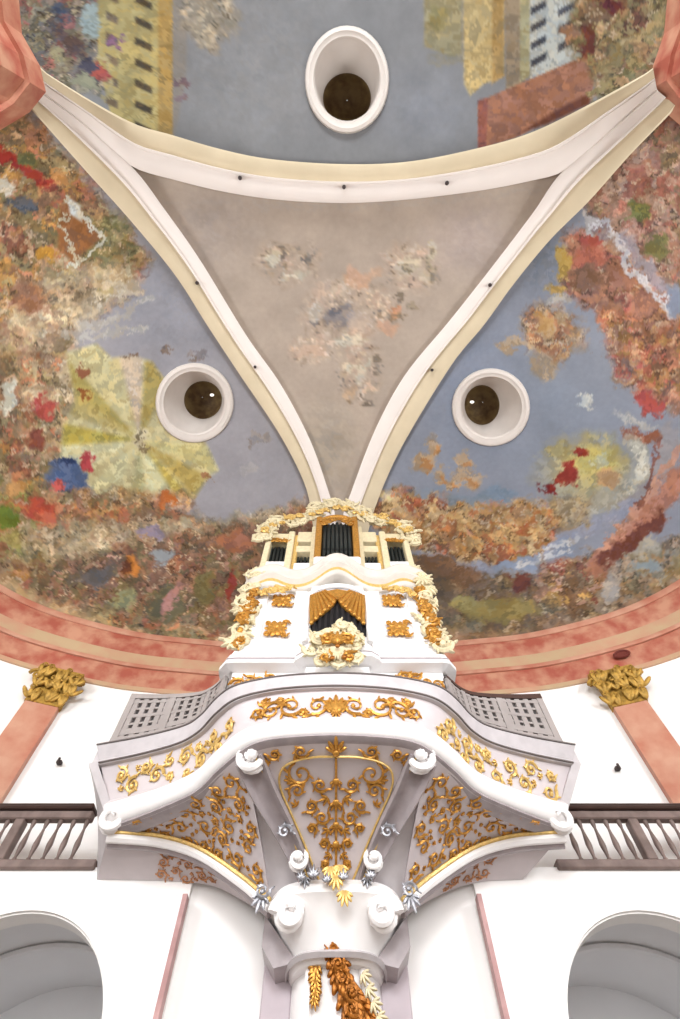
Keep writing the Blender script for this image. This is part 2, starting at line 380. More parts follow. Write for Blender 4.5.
def paint_right(U, V):
    p = Paint(U, V, (158,159,168))
    p.blob(560, 400, 120, 110, (154,158,168), soft=0.9); p.blob(470, 380, 60, 110, (152,156,169), soft=0.8)
    p.blob(620, 360, 80, 60, (160,161,168), soft=0.8); p.blob(540, 250, 40, 60, (146,149,158), soft=0.7)
    p.crowd(p.polymask([(572,190),(640,130),(660,110),(1100,100),(1100,330),(672,330),(640,300),(606,230)], 12), [(196,134,108),(178,112,90),(206,160,132),(150,116,90),(184,142,122),(140,120,80),(210,176,150),(168,92,74)], 10, 41)
    p.crowd(p.polymask([(565,232),(596,226),(628,262),(664,300),(690,320),(690,420),(640,404),(624,350),(590,310),(562,292)], 10), [(170,112,90),(190,106,88),(150,106,86),(198,140,112),(164,122,104),(140,104,80),(206,148,90),(186,90,76)], 12, 43)
    p.blob(594, 240, 13, 9, (188,96,82)); p.blob(590, 256, 24, 14, (188,112,90)); p.blob(588, 278, 18, 13, (140,104,84)); p.blob(624, 276, 18, 12, (168,116,92)); p.blob(642, 304, 18, 14, (190,132,106)); p.blob(636, 212, 14, 11, (128,124,72)); p.blob(656, 246, 14, 12, (132,124,80))
    p.blob(562, 262, 9, 20, (196,160,88)); p.blob(556, 290, 10, 8, (200,162,96)); p.blob(610, 318, 20, 9, (206,130,96))
    p.line([(584,213),(606,226),(618,244),(626,264),(644,280),(660,300),(668,312)], 4.2, (220,208,202)); p.line([(588,216),(592,230)], 5, (206,196,188))
    p.line([(624,240),(644,264),(668,290)], 8, (176,168,176), 0.7); p.blob(674, 300, 12, 20, (160,164,178))
    p.crowd(p.polymask([(520,320),(545,300),(575,316),(585,345),(560,362),(530,352)], 10), ORNG[:5]+[(196,170,140),(176,140,110)], 8, 47, 0.75)
    p.blob(512, 345, 18, 6, (194,160,120), k=.8); p.blob(545, 322, 12, 10, (208,160,100), k=.8); p.blob(548, 366, 18, 14, (190,158,120), k=.7)
    p.blob(584, 402, 9, 6, (206,204,196)); p.blob(560, 300, 14, 6, (208,196,178), k=.6)
    p.crowd(p.polymask([(600,312),(690,318),(690,400),(640,392),(618,384),(606,350)], 10), [(190,120,90),(206,150,96),(150,110,90),(130,104,96),(210,170,130),(196,96,84),(160,126,70)], 9, 49, 0.9)
    p.blob(648, 404, 20, 9, (192,92,84), 25); p.blob(642, 436, 24, 7, (166,106,84), 10); p.blob(636, 422, 26, 5, (186,180,172), 15)
    # glory of light with the red figure
    p.blob(584, 470, 58, 42, (196,180,134), soft=0.6); p.blob(596, 462, 34, 26, (206,186,110), soft=0.6); p.blob(560, 448, 20, 8, (186,166,104), k=.7)
    p.blob(608, 478, 12, 11, (206,162,116)); p.blob(600, 460, 8, 9, (198,194,160))
    p.blob(582, 452, 9, 6, (160,62,50), 20); p.blob(568, 474, 13, 11, (152,60,50), -30); p.blob(549, 488, 9, 6, (144,52,46)); p.blob(556, 480, 10, 4, (168,74,60), -20)
    p.line([(634,440),(644,470),(622,496),(594,508)], 9, (198,188,164), 0.7); p.line([(636,446),(640,470),(630,490)], 4, (222,212,190), 0.8)
    p.line([(668,430),(664,470),(640,500),(616,520)], 12, (176,160,150), 0.5)
    # putti on the left
    for cu, cv, w, h in [(432,448,9,16),(424,464,14,10),(466,462,12,9),(468,478,18,10),(450,486,10,7),(440,478,8,10)]:
        p.blob(cu, cv, w, h, (200,164,124), k=.85); p.blob(cu+3, cv+2, w*.5, h*.5, (206,140,84), k=.7)
    p.crowd(p.polymask([(372,500),(400,488),(430,496),(470,506),(510,500),(556,506),(566,530),(548,552),(500,562),(440,556),(400,540),(372,532)], 9), ORNG+[(206,170,110),(190,90,60),(226,196,140),(150,120,70)], 8, 53)
    p.blob(496, 494, 26, 8, (136,152,168), k=.8); p.blob(430, 492, 16, 5, (150,160,172), k=.6); p.blob(470, 500, 30, 6, (140,152,162), k=.6)
    p.crowd(p.polymask([(548,498),(590,496),(590,530),(560,536)], 8), [(190,150,90),(206,176,120),(160,120,70)], 7, 55, 0.6)
    # pale river of cloud
    p.line([(420,556),(470,568),(520,566),(560,548),(600,524),(640,504)], 8, (170,170,184), 0.85); p.line([(500,566),(548,560),(566,548)], 9, (150,160,178), 0.8)
    p.line([(520,566),(560,548),(586,538)], 3, (208,202,198), 0.9)
    # dark ground and timber
    p.crowd(p.polymask([(360,540),(400,548),(440,566),(490,574),(520,572),(560,590),(700,560),(1100,500),(1100,720),(360,720)], 8), [(126,98,78),(140,108,80),(112,90,72),(150,120,90),(136,110,70),(104,96,74)], 11, 57, 0.9, ax=2.2)
    p.blob(450, 570, 40, 16, (138,104,80), 15); p.blob(520, 584, 14, 13, (108,64,56)); p.blob(500, 610, 50, 14, (160,138,84)); p.blob(470, 605, 26, 10, (168,150,96)); p.blob(438, 590, 22, 20, (118,98,80))
    p.crowd(p.polymask([(540,560),(600,550),(620,570),(610,600),(570,615),(535,600)], 8), [(170,118,70),(190,150,80),(120,90,66),(136,64,54),(150,130,100),(196,150,130)], 8, 59, 0.9)
    p.crowd(p.polymask([(615,555),(660,540),(700,540),(700,600),(630,612)], 8), [(150,150,140),(170,140,90),(130,120,90),(186,150,120),(160,120,80)], 9, 61, 0.85)
    p.blob(612, 586, 12, 20, (186,172,158)); p.blob(648, 566, 16, 8, (156,164,164)); p.blob(640, 545, 20, 12, (190,178,158))
    p.line([(596,566),(630,530),(664,500),(720,430)], 13, (196,132,106), 0.95); p.line([(604,562),(650,526),(662,520)], 9, (126,74,60)); p.line([(598,550),(640,510),(668,468),(690,430)], 4.5, (214,156,128), 0.9)
    p.line([(640,505),(652,480),(660,440)], 3, (150,92,74), 0.8)
    p.poly([(400,640),(400,626),(520,632),(600,618),(700,570),(700,640)], (206,152,116), 10, True, .6)
    return p.soften()

def paint_top(U, V):
    p = Paint(U, V, (152,148,146))
    p.blob(250, 60, 120, 120, (158,153,150), soft=0.9); p.blob(430, 110, 80, 60, (148,146,148), soft=0.8)
    # painted palace at the left
    p.crowd(p.polymask([(-300,-200),(110,-200),(112,90),(60,100),(36,60),(-300,140)], 8), [(120,116,110),(140,132,104),(96,92,96),(166,150,120),(112,104,76),(150,130,120),(170,90,84)], 8, 71, 0.9)
    p.poly([(96,-80),(160,-80),(160,140),(112,120),(98,60)], (196,174,116), 2)
    p.poly([(158,-80),(173,-80),(173,140),(158,135)], (188,152,92), 2)
    p.poly([(173,-80),(190,-80),(186,76),(174,140)], (158,146,134), 3)
    for k in range(-4, 6):
        v = 18 + 21*k
        p.poly([(135,v-2),(152,v+6),(152,v+13),(135,v+5)], (98,84,66), 2)
        if k < 6: p.poly([(106,v-7),(118,v-1),(118,v+7),(106,v+1)], (134,116,96), 2)
    p.line([(104,60),(108,100)], 3, (190,172,128)); p.blob(100, 72, 12, 8, (178,92,84)); p.blob(88, 66, 8, 10, (84,80,92)); p.blob(70, 40, 30, 8, (104,84,80), 48); p.blob(92, 20, 9, 22, (176,186,180), 10); p.blob(60, 54, 14, 7, (170,156,120), 30); p.blob(84, 84, 16, 7, (160,156,130), 20); p.blob(60, 10, 14, 10, (90,92,104)); p.blob(116, 42, 8, 8, (150,110,130))
    p.crowd(p.polymask([(178,-30),(232,-30),(240,26),(214,52),(190,40),(182,24)], 8), [(184,166,140),(196,178,150),(170,150,126),(178,160,140),(160,144,120)], 7, 73, 0.85, ax=1.6)
    p.blob(182, 84, 9, 5, (140,112,110)); p.blob(184, 96, 8, 4, (150,124,122))
    # painted columns and wall at the right
    p.poly([(424,-80),(462,-80),(462,62),(424,46)], (172,156,118), 3); p.blob(438, 20, 12, 14, (158,142,96)); p.blob(446, 60, 22, 7, (156,148,134))
    p.poly([(462,-80),(504,-80),(504,76),(484,84),(470,96),(464,84)], (212,182,126), 3); p.poly([(492,-80),(504,-80),(504,76),(492,84)], (186,150,96), 3)
    p.poly([(504,-80),(524,-80),(526,80),(506,100)], (164,142,116), 2); p.poly([(520,-80),(530,-80),(530,76),(520,82)], (186,172,130), 2)
    p.poly([(530,-80),(588,-80),(584,60),(530,80)], (200,196,184), 2)
    for k in range(-4, 4):
        v = 4 + 17.5*k
        p.poly([(531,v+4),(546,v-4),(546,v+3),(531,v+11)], (84,80,82), 2)
        if k < 3: p.poly([(558,v+6),(574,v-3),(574,v+4),(558,v+13)], (92,88,90), 2)
    p.poly([(478,102),(500,92),(584,56),(596,70),(592,94),(560,112),(520,136),(478,150)], (176,120,94), 2); p.poly([(478,100),(488,98),(486,150),(478,150)], (156,96,84), 2); p.poly([(518,134),(560,108),(592,92),(590,104),(548,124)], (118,72,58), 4)
    p.crowd(p.polymask([(580,-60),(660,-60),(990,0),(990,100),(650,90),(596,104),(586,66),(566,40)], 8), BRN[:6]+[(120,66,56),(168,146,96),(190,164,110),(150,120,80)], 9, 75, 0.9, ax=1.3)
    p.blob(588, 44, 9, 20, (120,66,54)); p.blob(570, 36, 9, 12, (182,132,98)); p.blob(612, 6, 14, 8, (110,56,54)); p.line([(600,70),(640,34),(670,10)], 8, (178,152,104), 0.7); p.blob(600, 90, 14, 6, (170,146,98), -30)
    return p.soften()

def paint_field(U, V):
    p = Paint(U, V, (180,160,142))
    p.blob(210, 230, 60, 60, (172,154,140), soft=0.9); p.blob(470, 240, 60, 50, (182,162,150), soft=0.9); p.blob(330, 450, 40, 70, (168,152,134), soft=0.9)
    mk = np.maximum.reduce([p.cellmask(288, 262, 38, 26), p.cellmask(412, 270, 30, 34, -30), p.cellmask(348, 310, 58, 34), p.cellmask(360, 372, 26, 38), p.cellmask(320, 345, 40, 20, -20)])
    p.crowd(mk, [(196,170,148),(204,182,160),(178,156,132),(200,160,134),(164,146,126),(188,166,144),(176,150,128)], 8, 83, 0.62)
    for cu, cv, w, h, c in [(281,254,6,8,(132,116,100)),(272,268,6,4,(136,120,104)),(308,262,7,9,(130,116,102)),(296,276,16,4,(212,196,170)),(272,262,6,8,(206,192,166)),(284,270,8,4,(150,132,110)),(312,258,3,12,(140,124,108)),
                            (342,316,17,14,(138,128,124)),(336,312,6,6,(112,104,104)),(316,314,10,9,(200,190,178)),(318,322,9,3,(112,102,96)),(360,322,16,10,(190,168,150)),(350,340,18,7,(206,192,168)),(356,278,14,12,(204,160,130)),(372,272,14,8,(198,160,132)),
                            (408,264,9,10,(206,190,162)),(406,267,4,4,(128,114,92)),(428,262,5,18,(140,126,104)),(430,252,3,16,(206,188,160)),(420,280,8,9,(202,180,152)),(402,300,5,5,(122,106,88)),(394,312,6,6,(200,140,104)),(394,318,14,4,(142,120,96)),(388,330,14,8,(202,158,130)),(416,308,12,3,(146,128,104)),
                            (310,352,14,10,(200,166,140)),(330,340,10,8,(206,178,154)),(356,364,16,5,(206,192,166)),(378,364,7,4,(126,110,92)),(358,378,4,12,(204,190,168)),(352,392,9,8,(198,164,132)),(350,402,6,4,(132,112,92)),(367,402,4,4,(110,94,78)),(380,372,7,4,(140,122,102)),(320,290,12,10,(200,172,150))]:
        p.blob(cu, cv, w, h, c, k=0.8)
    p.line([(150,200),(250,206),(380,206),(540,190)], 2, (172,160,150), 0.3)
    return p.soften()

def paint_mesh(name, P, colors, keep=None, uvmask=None, label=None, gain=1.0):
    """P: grid nu x nv x 3; colours per vertex in 0..255"""
    nu, nv = P.shape[:2]
    I = np.arange(nu*nv).reshape(nu, nv)
    Q = np.stack([I[:-1, :-1], I[1:, :-1], I[1:, 1:], I[:-1, 1:]], -1).reshape(-1, 4)
    if keep is not None:
        kf = keep.reshape(-1)[Q].all(1); Q = Q[kf]
    used = np.zeros(nu*nv, bool); used[Q.reshape(-1)] = True
    new = np.cumsum(used)-1; Q = new[Q]; v = P.reshape(-1, 3)[used]; c = lin(colors.reshape(-1, 3)[used])*gain*np.array((.93, 1.0, 1.07))
    o0 = v.mean(0); o0[2] = v[:, 2].min()
    me = bpy.data.meshes.new(name); me.vertices.add(len(v)); me.vertices.foreach_set('co', (v-o0).astype(np.float32).ravel())
    me.loops.add(len(Q)*4); me.loops.foreach_set('vertex_index', Q.astype(np.int32).ravel())
    me.polygons.add(len(Q)); me.polygons.foreach_set('loop_start', (np.arange(len(Q))*4).astype(np.int32))
    me.update(calc_edges=True); me.validate()
    at = me.color_attributes.new('fresco', 'FLOAT_COLOR', 'POINT')
    at.data.foreach_set('color', np.concatenate([c, np.ones((len(c), 1))], 1).astype(np.float32).ravel())
    me.polygons.foreach_set('use_smooth', [True]*len(me.polygons))
    me.materials.append(FRESCO)
    o = bpy.data.objects.new(name, me); COL.objects.link(o); o.location = o0.tolist()
    return settag(o, label, 'ceiling', None, 'structure')

# ------------------------------------------------------------------ vault
EC = np.array((0, 3.3, CZ + 10.5)); EA = np.array((8.5, 8.5, 5.5))
def at_vault(u, v, k=1.0):
    d = ray(u, v)/EA/k; o = (CAM-EC)/EA/k
    a = d@d; b = o@d; c = o@o-1
    disc = b*b-a*c
    t = (-b+math.sqrt(max(disc, 0)))/a
    return CAM + ray(u, v)*t

LO = [(26,103),(31,109),(85,170),(130,220),(175,275),(207,325),(240,375),(280,435),(305,485),(312,520),(318,560),(322,600)]
LI = [(38,90),(84,124),(133,168),(165,210),(200,260),(246,335),(281,385),(310,440),(328,490),(336,520),(338,560),(338,600)]
RO = [(676,106),(671,113),(630,155),(590,200),(550,240),(513,285),(484,325),(455,360),(420,415),(395,460),(376,505),(366,540),(358,570),(352,600)]
RI = [(657,90),(609,132),(561,173),(535,210),(505,250),(470,295),(446,325),(405,375),(375,430),(350,495),(342,520),(338,560),(337,580),(337,600)]
TO = [(40,67),(45,72),(90,100),(135,124),(172,135),(220,149),(270,159),(340,164),(405,162),(470,150),(530,133),(590,104),(648,72),(653,68)]
TI = [(38,90),(84,124),(110,148),(135,168),(175,180),(225,192),(280,200),(340,203),(390,201),(440,196),(490,189),(530,181),(560,173),(585,155),(609,132),(657,90)]
def dens(c, n): return spline([(u, v) for u, v in c], n)
def mid(a, b, n, t=0.5):
    A, B = dens(a, n), dens(b, n); return A*(1-t)+B*t

def band(name, outer, inner, label, split=0.5, n=64):
    A, B = dens(outer, n), dens(inner, n)
    root = thing(name, label, 'arch band', at_vault(*((A[n//2]+B[n//2])/2), 0.97), None, 'structure')
    def strip(t0, t1, k0, k1, m, nm):
        # low relief: back edge, lip, face, lip, back edge
        prof = [(t0, k1), (t0, k0), (t0+0.12*(t1-t0), k0-0.004), (t1-0.12*(t1-t0), k0-0.004), (t1, k0), (t1, k1)]
        G = [[at_vault(*(A[i]*(1-t)+B[i]*t), k) for t, k in prof] for i in range(n)]
        mb = MB(); mb.grid(G, closed_v=True); return mb.build(nm, m, root, True)
    strip(0.0, split, 0.978, 1.006, TAN, 'outer_moulding'); strip(split-0.02, 1.0, 0.968, 1.006, BANDW, 'inner_moulding')
    strip(split-0.05, split+0.02, 0.963, 1.0, BANDW, 'fillet')
    return root
band('trim_1', LO, LI, 'curved tan and ivory arch band left of the triangular vault field', 0.58)
band('trim_2', RO, RI, 'curved tan and ivory arch band right of the triangular vault field', 0.58)
band('trim_3', TO, TI, 'curved tan and ivory arch band above the triangular vault field', 0.50)

# triangular field of the vault
N1 = 220
uu, vv = np.meshgrid(np.arange(0, 690, 2.2), np.arange(60, 604, 2.2), indexing='ij')
Lc, Rc, Tc = mid(LO, LI, 80), mid(RO, RI, 80), mid(TO, TI, 80)
fieldpoly = [tuple(p) for p in Tc] + [tuple(p) for p in Rc[4:]] + [tuple(p) for p in Lc[4:][::-1]]
pm = Paint(uu.ravel(), vv.ravel(), (0, 0, 0)).polymask(fieldpoly, 1, False).reshape(uu.shape) > 0.5
PF = np.array([[at_vault(uu[i, j], vv[i, j], 1.0) if pm[i, j] else (0, 0, 0) for j in range(uu.shape[1])] for i in range(uu.shape[0])])
paint_mesh('ceiling', PF, paint_field(uu.ravel(), vv.ravel()).reshape(uu.shape+(3,)), pm, None, 'triangular taupe vault field painted with a cluster of small cherubs', .92)

# apse vaults: from the cornice ring up to the arch band
ZR0, ZR1 = CZ + 9.04, CZ + 11.1                  # entablature bottom and top
RING_PL = [(-0.3,10.45),(-2.5,10.25),(-4.0,10.1),(-6.1,9.75),(-8.6,8.75),(-10.2,7.2),(-11.2,5.0),(-11.3,2.4),(-10.2,-0.2),(-8.2,-1.9),(-6.3,-2.7)]
OCULI = {'left': ((194.5,402.5),(39,40)), 'right': ((491,407),(39,39)), 'top': ((347,80),(42,54))}
def apse(name, bandc, plan, painter, hole, label, gain, ns=420, nt=300, zt=ZR1):
    C = np.concatenate([spline([(x, y, zt) for x, y in plan], ns)], 0)
    bc = dens(bandc, ns); B = np.array([at_vault(*q, 1.004) for q in bc])
    t = np.linspace(0, 1, nt)
    P = np.empty((ns, nt, 3))
    for j, tj in enumerate(t):
        # visible picture spacing is more even when the height follows a blended arc
        ph = tj*PI/2; h = 1-math.cos(ph); z = math.sin(ph)
        h = 0.55*h + 0.45*tj; z = 0.55*z + 0.45*tj**0.85
        P[:, j, :2] = C[:, :2]*(1-h) + B[:, :2]*h
        P[:, j, 2] = C[:, 2]*(1-z) + B[:, 2]*z
    U, V = proj(P)
    (cu, cv), (ru, rv) = hole
    keep = ((U-cu)/(ru*0.86))**2 + ((V-cv)/(rv*0.86))**2 > 1
    # keep only what stands in front of the camera or near the frame edge
    w = (P[..., 1]*CE + (P[..., 2]-CZ)*SE); keep &= w > 0.5
    o = paint_mesh(name, P, painter(U.ravel(), V.ravel()).reshape(U.shape+(3,)), keep, None, label, gain)
    D = (U-cu)**2 + (V-cv)**2; i, j = np.unravel_index(np.argmin(np.where(keep, 1e9, D)), D.shape)
    i = min(max(i, 2), ns-3); j = min(max(j, 2), nt-3)
    n = np.cross(P[i+2, j]-P[i-2, j], P[i, j+2]-P[i, j-2]); n /= np.linalg.norm(n)
    if n @ (CAM-P[i, j]) < 0: n = -n
    return P, P[i, j], n
PLl, pl_, nl_ = apse('ceiling', Lc[::-1], RING_PL, paint_left, OCULI['left'], 'left apse vault fresco with crowds and a yellow parasol', 0.76)
PRr, pr_, nr_ = apse('ceiling', Rc[::-1], [(-x, y) for x, y in RING_PL], paint_right, OCULI['right'], 'right apse vault fresco with orange figures on a blue grey sky', 0.66)
TOPPL = [(-6.4,-3.0),(-7.6,-5.2),(-7.4,-8.5),(-5.2,-11.4),(-2.0,-12.8),(2.0,-12.8),(5.2,-11.4),(7.4,-8.5),(7.6,-5.2),(6.4,-3.0)]
PTt, pt_, nt_ = apse('ceiling', Tc, TOPPL, paint_top, OCULI['top'], 'grey rear apse vault fresco with painted yellow palace and columns', 0.63)

def on_plane(u, v, p, n):
    d = ray(u, v); return CAM + d*(((p-CAM)@n)/(d@n))
def oculus(k, p, n, c, r, cc, cr, depth, label):
    q = 40; th = np.arange(q)*2*PI/q
    root = thing('window_%d' % k, label, 'round window', p, None, 'structure')
    def loop(s, off, cen=c, rad=r):
        return [on_plane(cen[0]+rad[0]*s*math.cos(a), cen[1]+rad[1]*s*math.sin(a), p, n) + n*off for a in th]
    mb = MB(); mb.grid([loop(1.0, -0.05), loop(1.0, 0.06), loop(0.97, 0.12), loop(0.9, 0.14), loop(0.84, 0.10), loop(0.80, 0.10), loop(0.76, 0.04), loop(0.76, -0.05)], closed_v=True, closed_u=True)
    mb.build('frame', RING, root, True)
    pb = p - n*depth
    far = [on_plane(cc[0]+cr[0]*math.cos(a), cc[1]+cr[1]*math.sin(a), pb, n) for a in th]
    near = [np.array(x) for x in loop(0.78, 0.03)]
    mb = MB(); mb.grid([[near[i]*(1-t)+np.array(far[i])*t for i in range(q)] for t in np.linspace(0, 1, 6)], closed_v=True)
    mb.build('reveal', RING, root, True)
    fc = np.mean(far, 0); mb = MB()
    mb.grid([[fc + (np.array(x)-fc)*s*1.02 - n*dz for x in far] for s, dz in ((1, -0.02), (0.98, 0.08), (0.8, 0.28), (0.5, 0.42), (0.2, 0.48), (0.02, 0.49))], closed_v=True)
    mb.build('lantern_cap', OCUL, root, True)
    return root, fc, far
o1, fc1, far1 = oculus(1, pl_, nl_, (194.5,402.5), (39,40), (203,400), (19,19), 1.0, 'round ceiling oculus with white rim beside the yellow parasol in the left fresco')
o2, fc2, far2 = oculus(2, pr_, nr_, (491,407), (39,39), (482,405), (17.5,20), 1.0, 'round ceiling oculus with white rim in the right fresco sky')
o3, fc3, far3 = oculus(3, pt_, nt_, (347,80), (42,54), (347,98), (24,25), 1.0, 'large oval oculus with white rim above the top arch band')
GLINT = bpy.data.materials.new('glint_glow'); GLINT.use_nodes = True  # small glint inside the side oculi, put in as emission
b = GLINT.node_tree.nodes['Principled BSDF']; b.inputs['Emission Color'].default_value = (1, .95, .85, 1); b.inputs['Emission Strength'].default_value = 1.2
for root, n_, px, far in ((o1, nl_, (212,395), pl_-nl_*0.92), (o2, nr_, (472,402), pr_-nr_*0.92)):
    c = on_plane(px[0], px[1], far, n_)
    MB().blob(c, (.075, 0, 0), (0, .05, 0), (0, 0, .06)).build('oculus_glint', GLINT, root, True)

# entablature of the apses: architrave, red frieze, cream fascia, red cornice
def entab(name, plan, label):
    n = 120; C = spline([(x, y, 0) for x, y in plan], n)
    T = np.gradient(C, axis=0); N = np.stack([T[:, 1], -T[:, 0], 0*T[:, 0]], 1); N /= np.linalg.norm(N, axis=1, keepdims=True)
    cen = np.array((C[:, 0].mean()*0.3, 3.0, 0)); sgn = np.sign(((cen-C)*N).sum(1)); N *= sgn[:, None]
    root = thing(name, label, 'cornice', (C[n//2, 0], C[n//2, 1], ZR0), None, 'structure')
    H = ZR1-ZR0
    def course(z0, z1, out, m, nm, round_=0.0):
        prof = [(-0.35, z0), (out, z0), (out+round_, (z0+z1)/2), (out, z1), (-0.35, z1)]
        G = [[C[i] + N[i]*o + np.array((0, 0, ZR0+H*z)) for o, z in prof] for i in range(n)]
        mb = MB(); mb.grid(G, closed_v=True); mb.build(nm, m, root, True)
    course(0.00, 0.06, 0.03, CREAMM, 'architrave'); course(0.06, 0.36, 0.0, RED, 'lower_frieze'); course(0.36, 0.42, 0.06, PINKM, 'fillet', 0.02)
    course(0.42, 0.60, 0.03, CREAMM, 'fascia'); course(0.60, 0.90, 0.02, RED, 'upper_frieze', 0.05); course(0.90, 1.0, 0.05, PINKM, 'crown_moulding', 0.03)
    return C, N
CL, NL = entab('trim_4', RING_PL, 'red and cream marble cornice ring under the left fresco')
CR, NR = entab('trim_5', [(-x, y) for x, y in RING_PL], 'red and cream marble cornice ring under the right fresco')

# upper white walls standing under the rings, behind the galleries
GALZ = CZ + 4.25
def upwall(name, C, N, label):
    P = np.array([[C[i] - N[i]*0.02 + np.array((0, 0, z)) for z in (GALZ, ZR0+0.02)] for i in range(len(C))])
    Q = P - np.repeat(N[:, None, :], 2, 1)*0.4
    MB().slab(P, Q).build(name, WALL, None, True, label=label, cat='wall', kind='structure')
upwall('wall_left', CL, NL, 'white upper wall of the left apse above its gallery')
upwall('wall_right', CR, NR, 'white upper wall of the right apse above its gallery')

def pilaster_up(sx, label):
    Cc, Nn = (CL, NL) if sx < 0 else (CR, NR)
    i = int(np.argmin(np.abs(np.abs(Cc[:, 0])-7.0) + (Cc[:, 1] < 5)*50)); c = Cc[i]; n = Nn[i]; t = np.array((-n[1], n[0], 0))
    root = thing('pilaster', label, 'pilaster', (c[0], c[1], GALZ), 'marble pilasters of the upper apse walls')
    def blk(w, o, z0, z1, mb):
        pts = [c - t*w - n*0.01, c + t*w - n*0.01, c + t*(w-0.02) + n*o, c - t*(w-0.02) + n*o]
        mb.plan([(p[0], p[1]) for p in pts], z0, z1); return mb
    zt = ZR0-0.02; zc = zt-0.95
    blk(0.40, 0.16, GALZ+0.35, zc, MB()).build('shaft', PINKM, root)
    blk(0.48, 0.22, GALZ, GALZ+0.35, MB()).build('base', CREAMM, root)
    mb = MB(); blk(0.42, 0.18, zc, zt-0.12, mb); blk(0.56, 0.32, zt-0.12, zt, mb)
    zz = np.array((0, 0, 1.0)); rnd = random.Random(3)
    for r in range(3):
        for k in range(5):
            f = (k+0.5*(r % 2)-2+rnd.uniform(-.3,.3))/2.3; q = c + t*f*0.42*(1+0.12*r) + n*(0.2+0.05*r) + zz*(zc+0.06+0.27*r+rnd.uniform(-.07,.07))
            for w_ in (-.55, 0, .55):
                w_ += rnd.uniform(-.5,.5); ax = zz*math.cos(w_)+t*math.sin(w_)+n*.25; sd_ = np.cross(n, ax); mb.blob(q+ax*.14, sd_*.055, n*.05, ax*.15)
            a = np.linspace(0, 2.4*PI, 16); rr = .08*np.exp(-a*.2)
            mb.tube([q+zz*(.27+rr[m_]*math.sin(a[m_]))+t*rr[m_]*math.cos(a[m_])+n*.06 for m_ in range(16)], .022, 5)
    for s in (-1, 1):
        q = c + t*s*0.47 + n*0.3
        a = np.linspace(0, 3.6*PI, 30); rr = 0.17*np.exp(-a*0.16)
        mb.tube([q + t*s*(rr[k]*math.cos(a[k])) + np.array((0, 0, zt-0.3+rr[k]*math.sin(a[k]))) for k in range(30)], np.linspace(.05, .02, 30), 6)
    mb.build('capital', GOLDOLD, root, True, label='gilded leafy capital')
pilaster_up(-1, 'pink marble pilaster with gilded capital on the left upper wall'); pilaster_up(1, 'pink marble pilaster with gilded capital on the right upper wall')

# ------------------------------------------------------------------ lower walls with arches, galleries behind the balustrades
WY = 8.8
def lower_wall(name, x0, x1, ax, label):
    hw, crown, spring = 1.60, CZ+3.72, CZ+2.2
    xs = sorted(set([x0, x1] + list(ax + hw*np.cos(np.linspace(0, PI, 41)))))
    top = GALZ - 0.02
    mb = MB()
    for a, b_ in zip(xs[:-1], xs[1:]):
        def zb(x):
            q = 1-((x-ax)/hw)**2
            return spring + (crown-spring)*math.sqrt(max(q, 0)) if q > -1e-9 else 0.0
        m_ = (a+b_)/2; inside = abs(m_-ax) < hw
        za, zb_ = (zb(a), zb(b_)) if inside else (0.0, 0.0)
        V = [(a,WY,za),(b_,WY,zb_),(b_,WY,top),(a,WY,top),(a,WY+0.3,za),(b_,WY+0.3,zb_),(b_,WY+0.3,top),(a,WY+0.3,top)]
        Fc = [(0,1,2,3),(7,6,5,4),(0,4,5,1),(3,2,6,7)]
        if abs(a-x0) < 1e-6 or abs(a-(ax+hw)) < 1e-6: Fc.append((0,3,7,4))
        if abs(b_-x1) < 1e-6 or abs(b_-(ax-hw)) < 1e-6: Fc.append((1,5,6,2))
        mb.add(V, Fc)
    mb.build(name, WALL, None, False, label=label, cat='wall', kind='structure')
    # raised archivolt around the opening
    th = np.linspace(0, PI, 41); 
    def loop(e, y): return [(ax+(hw+e)*math.cos(a), y, spring+(crown-spring+e)*math.sin(a)) for a in th]
    pre = lambda e, y: [(ax+hw+e, y, 0.0)] + loop(e, y) + [(ax-hw-e, y, 0.0)]
    MB().grid([pre(0.02, WY), pre(0.02, WY-0.05), pre(0.22, WY-0.07), pre(0.26, WY-0.03), pre(0.26, WY)], closed_u=True).build('trim_%d' % (6 if ax < 0 else 7), WALL, None, True,
        label='white arch surround on the %s lower wall' % ('left' if ax < 0 else 'right'), cat='arch surround', kind='structure')
AX_L, AX_R = -4.62, 4.6
lower_wall('wall_left', -9.2, -2.3, AX_L, 'white lower left wall with a dark round arch under the gallery')
lower_wall('wall_right', 2.2, 9.2, AX_R, 'white lower right wall with a dark round arch under the gallery')
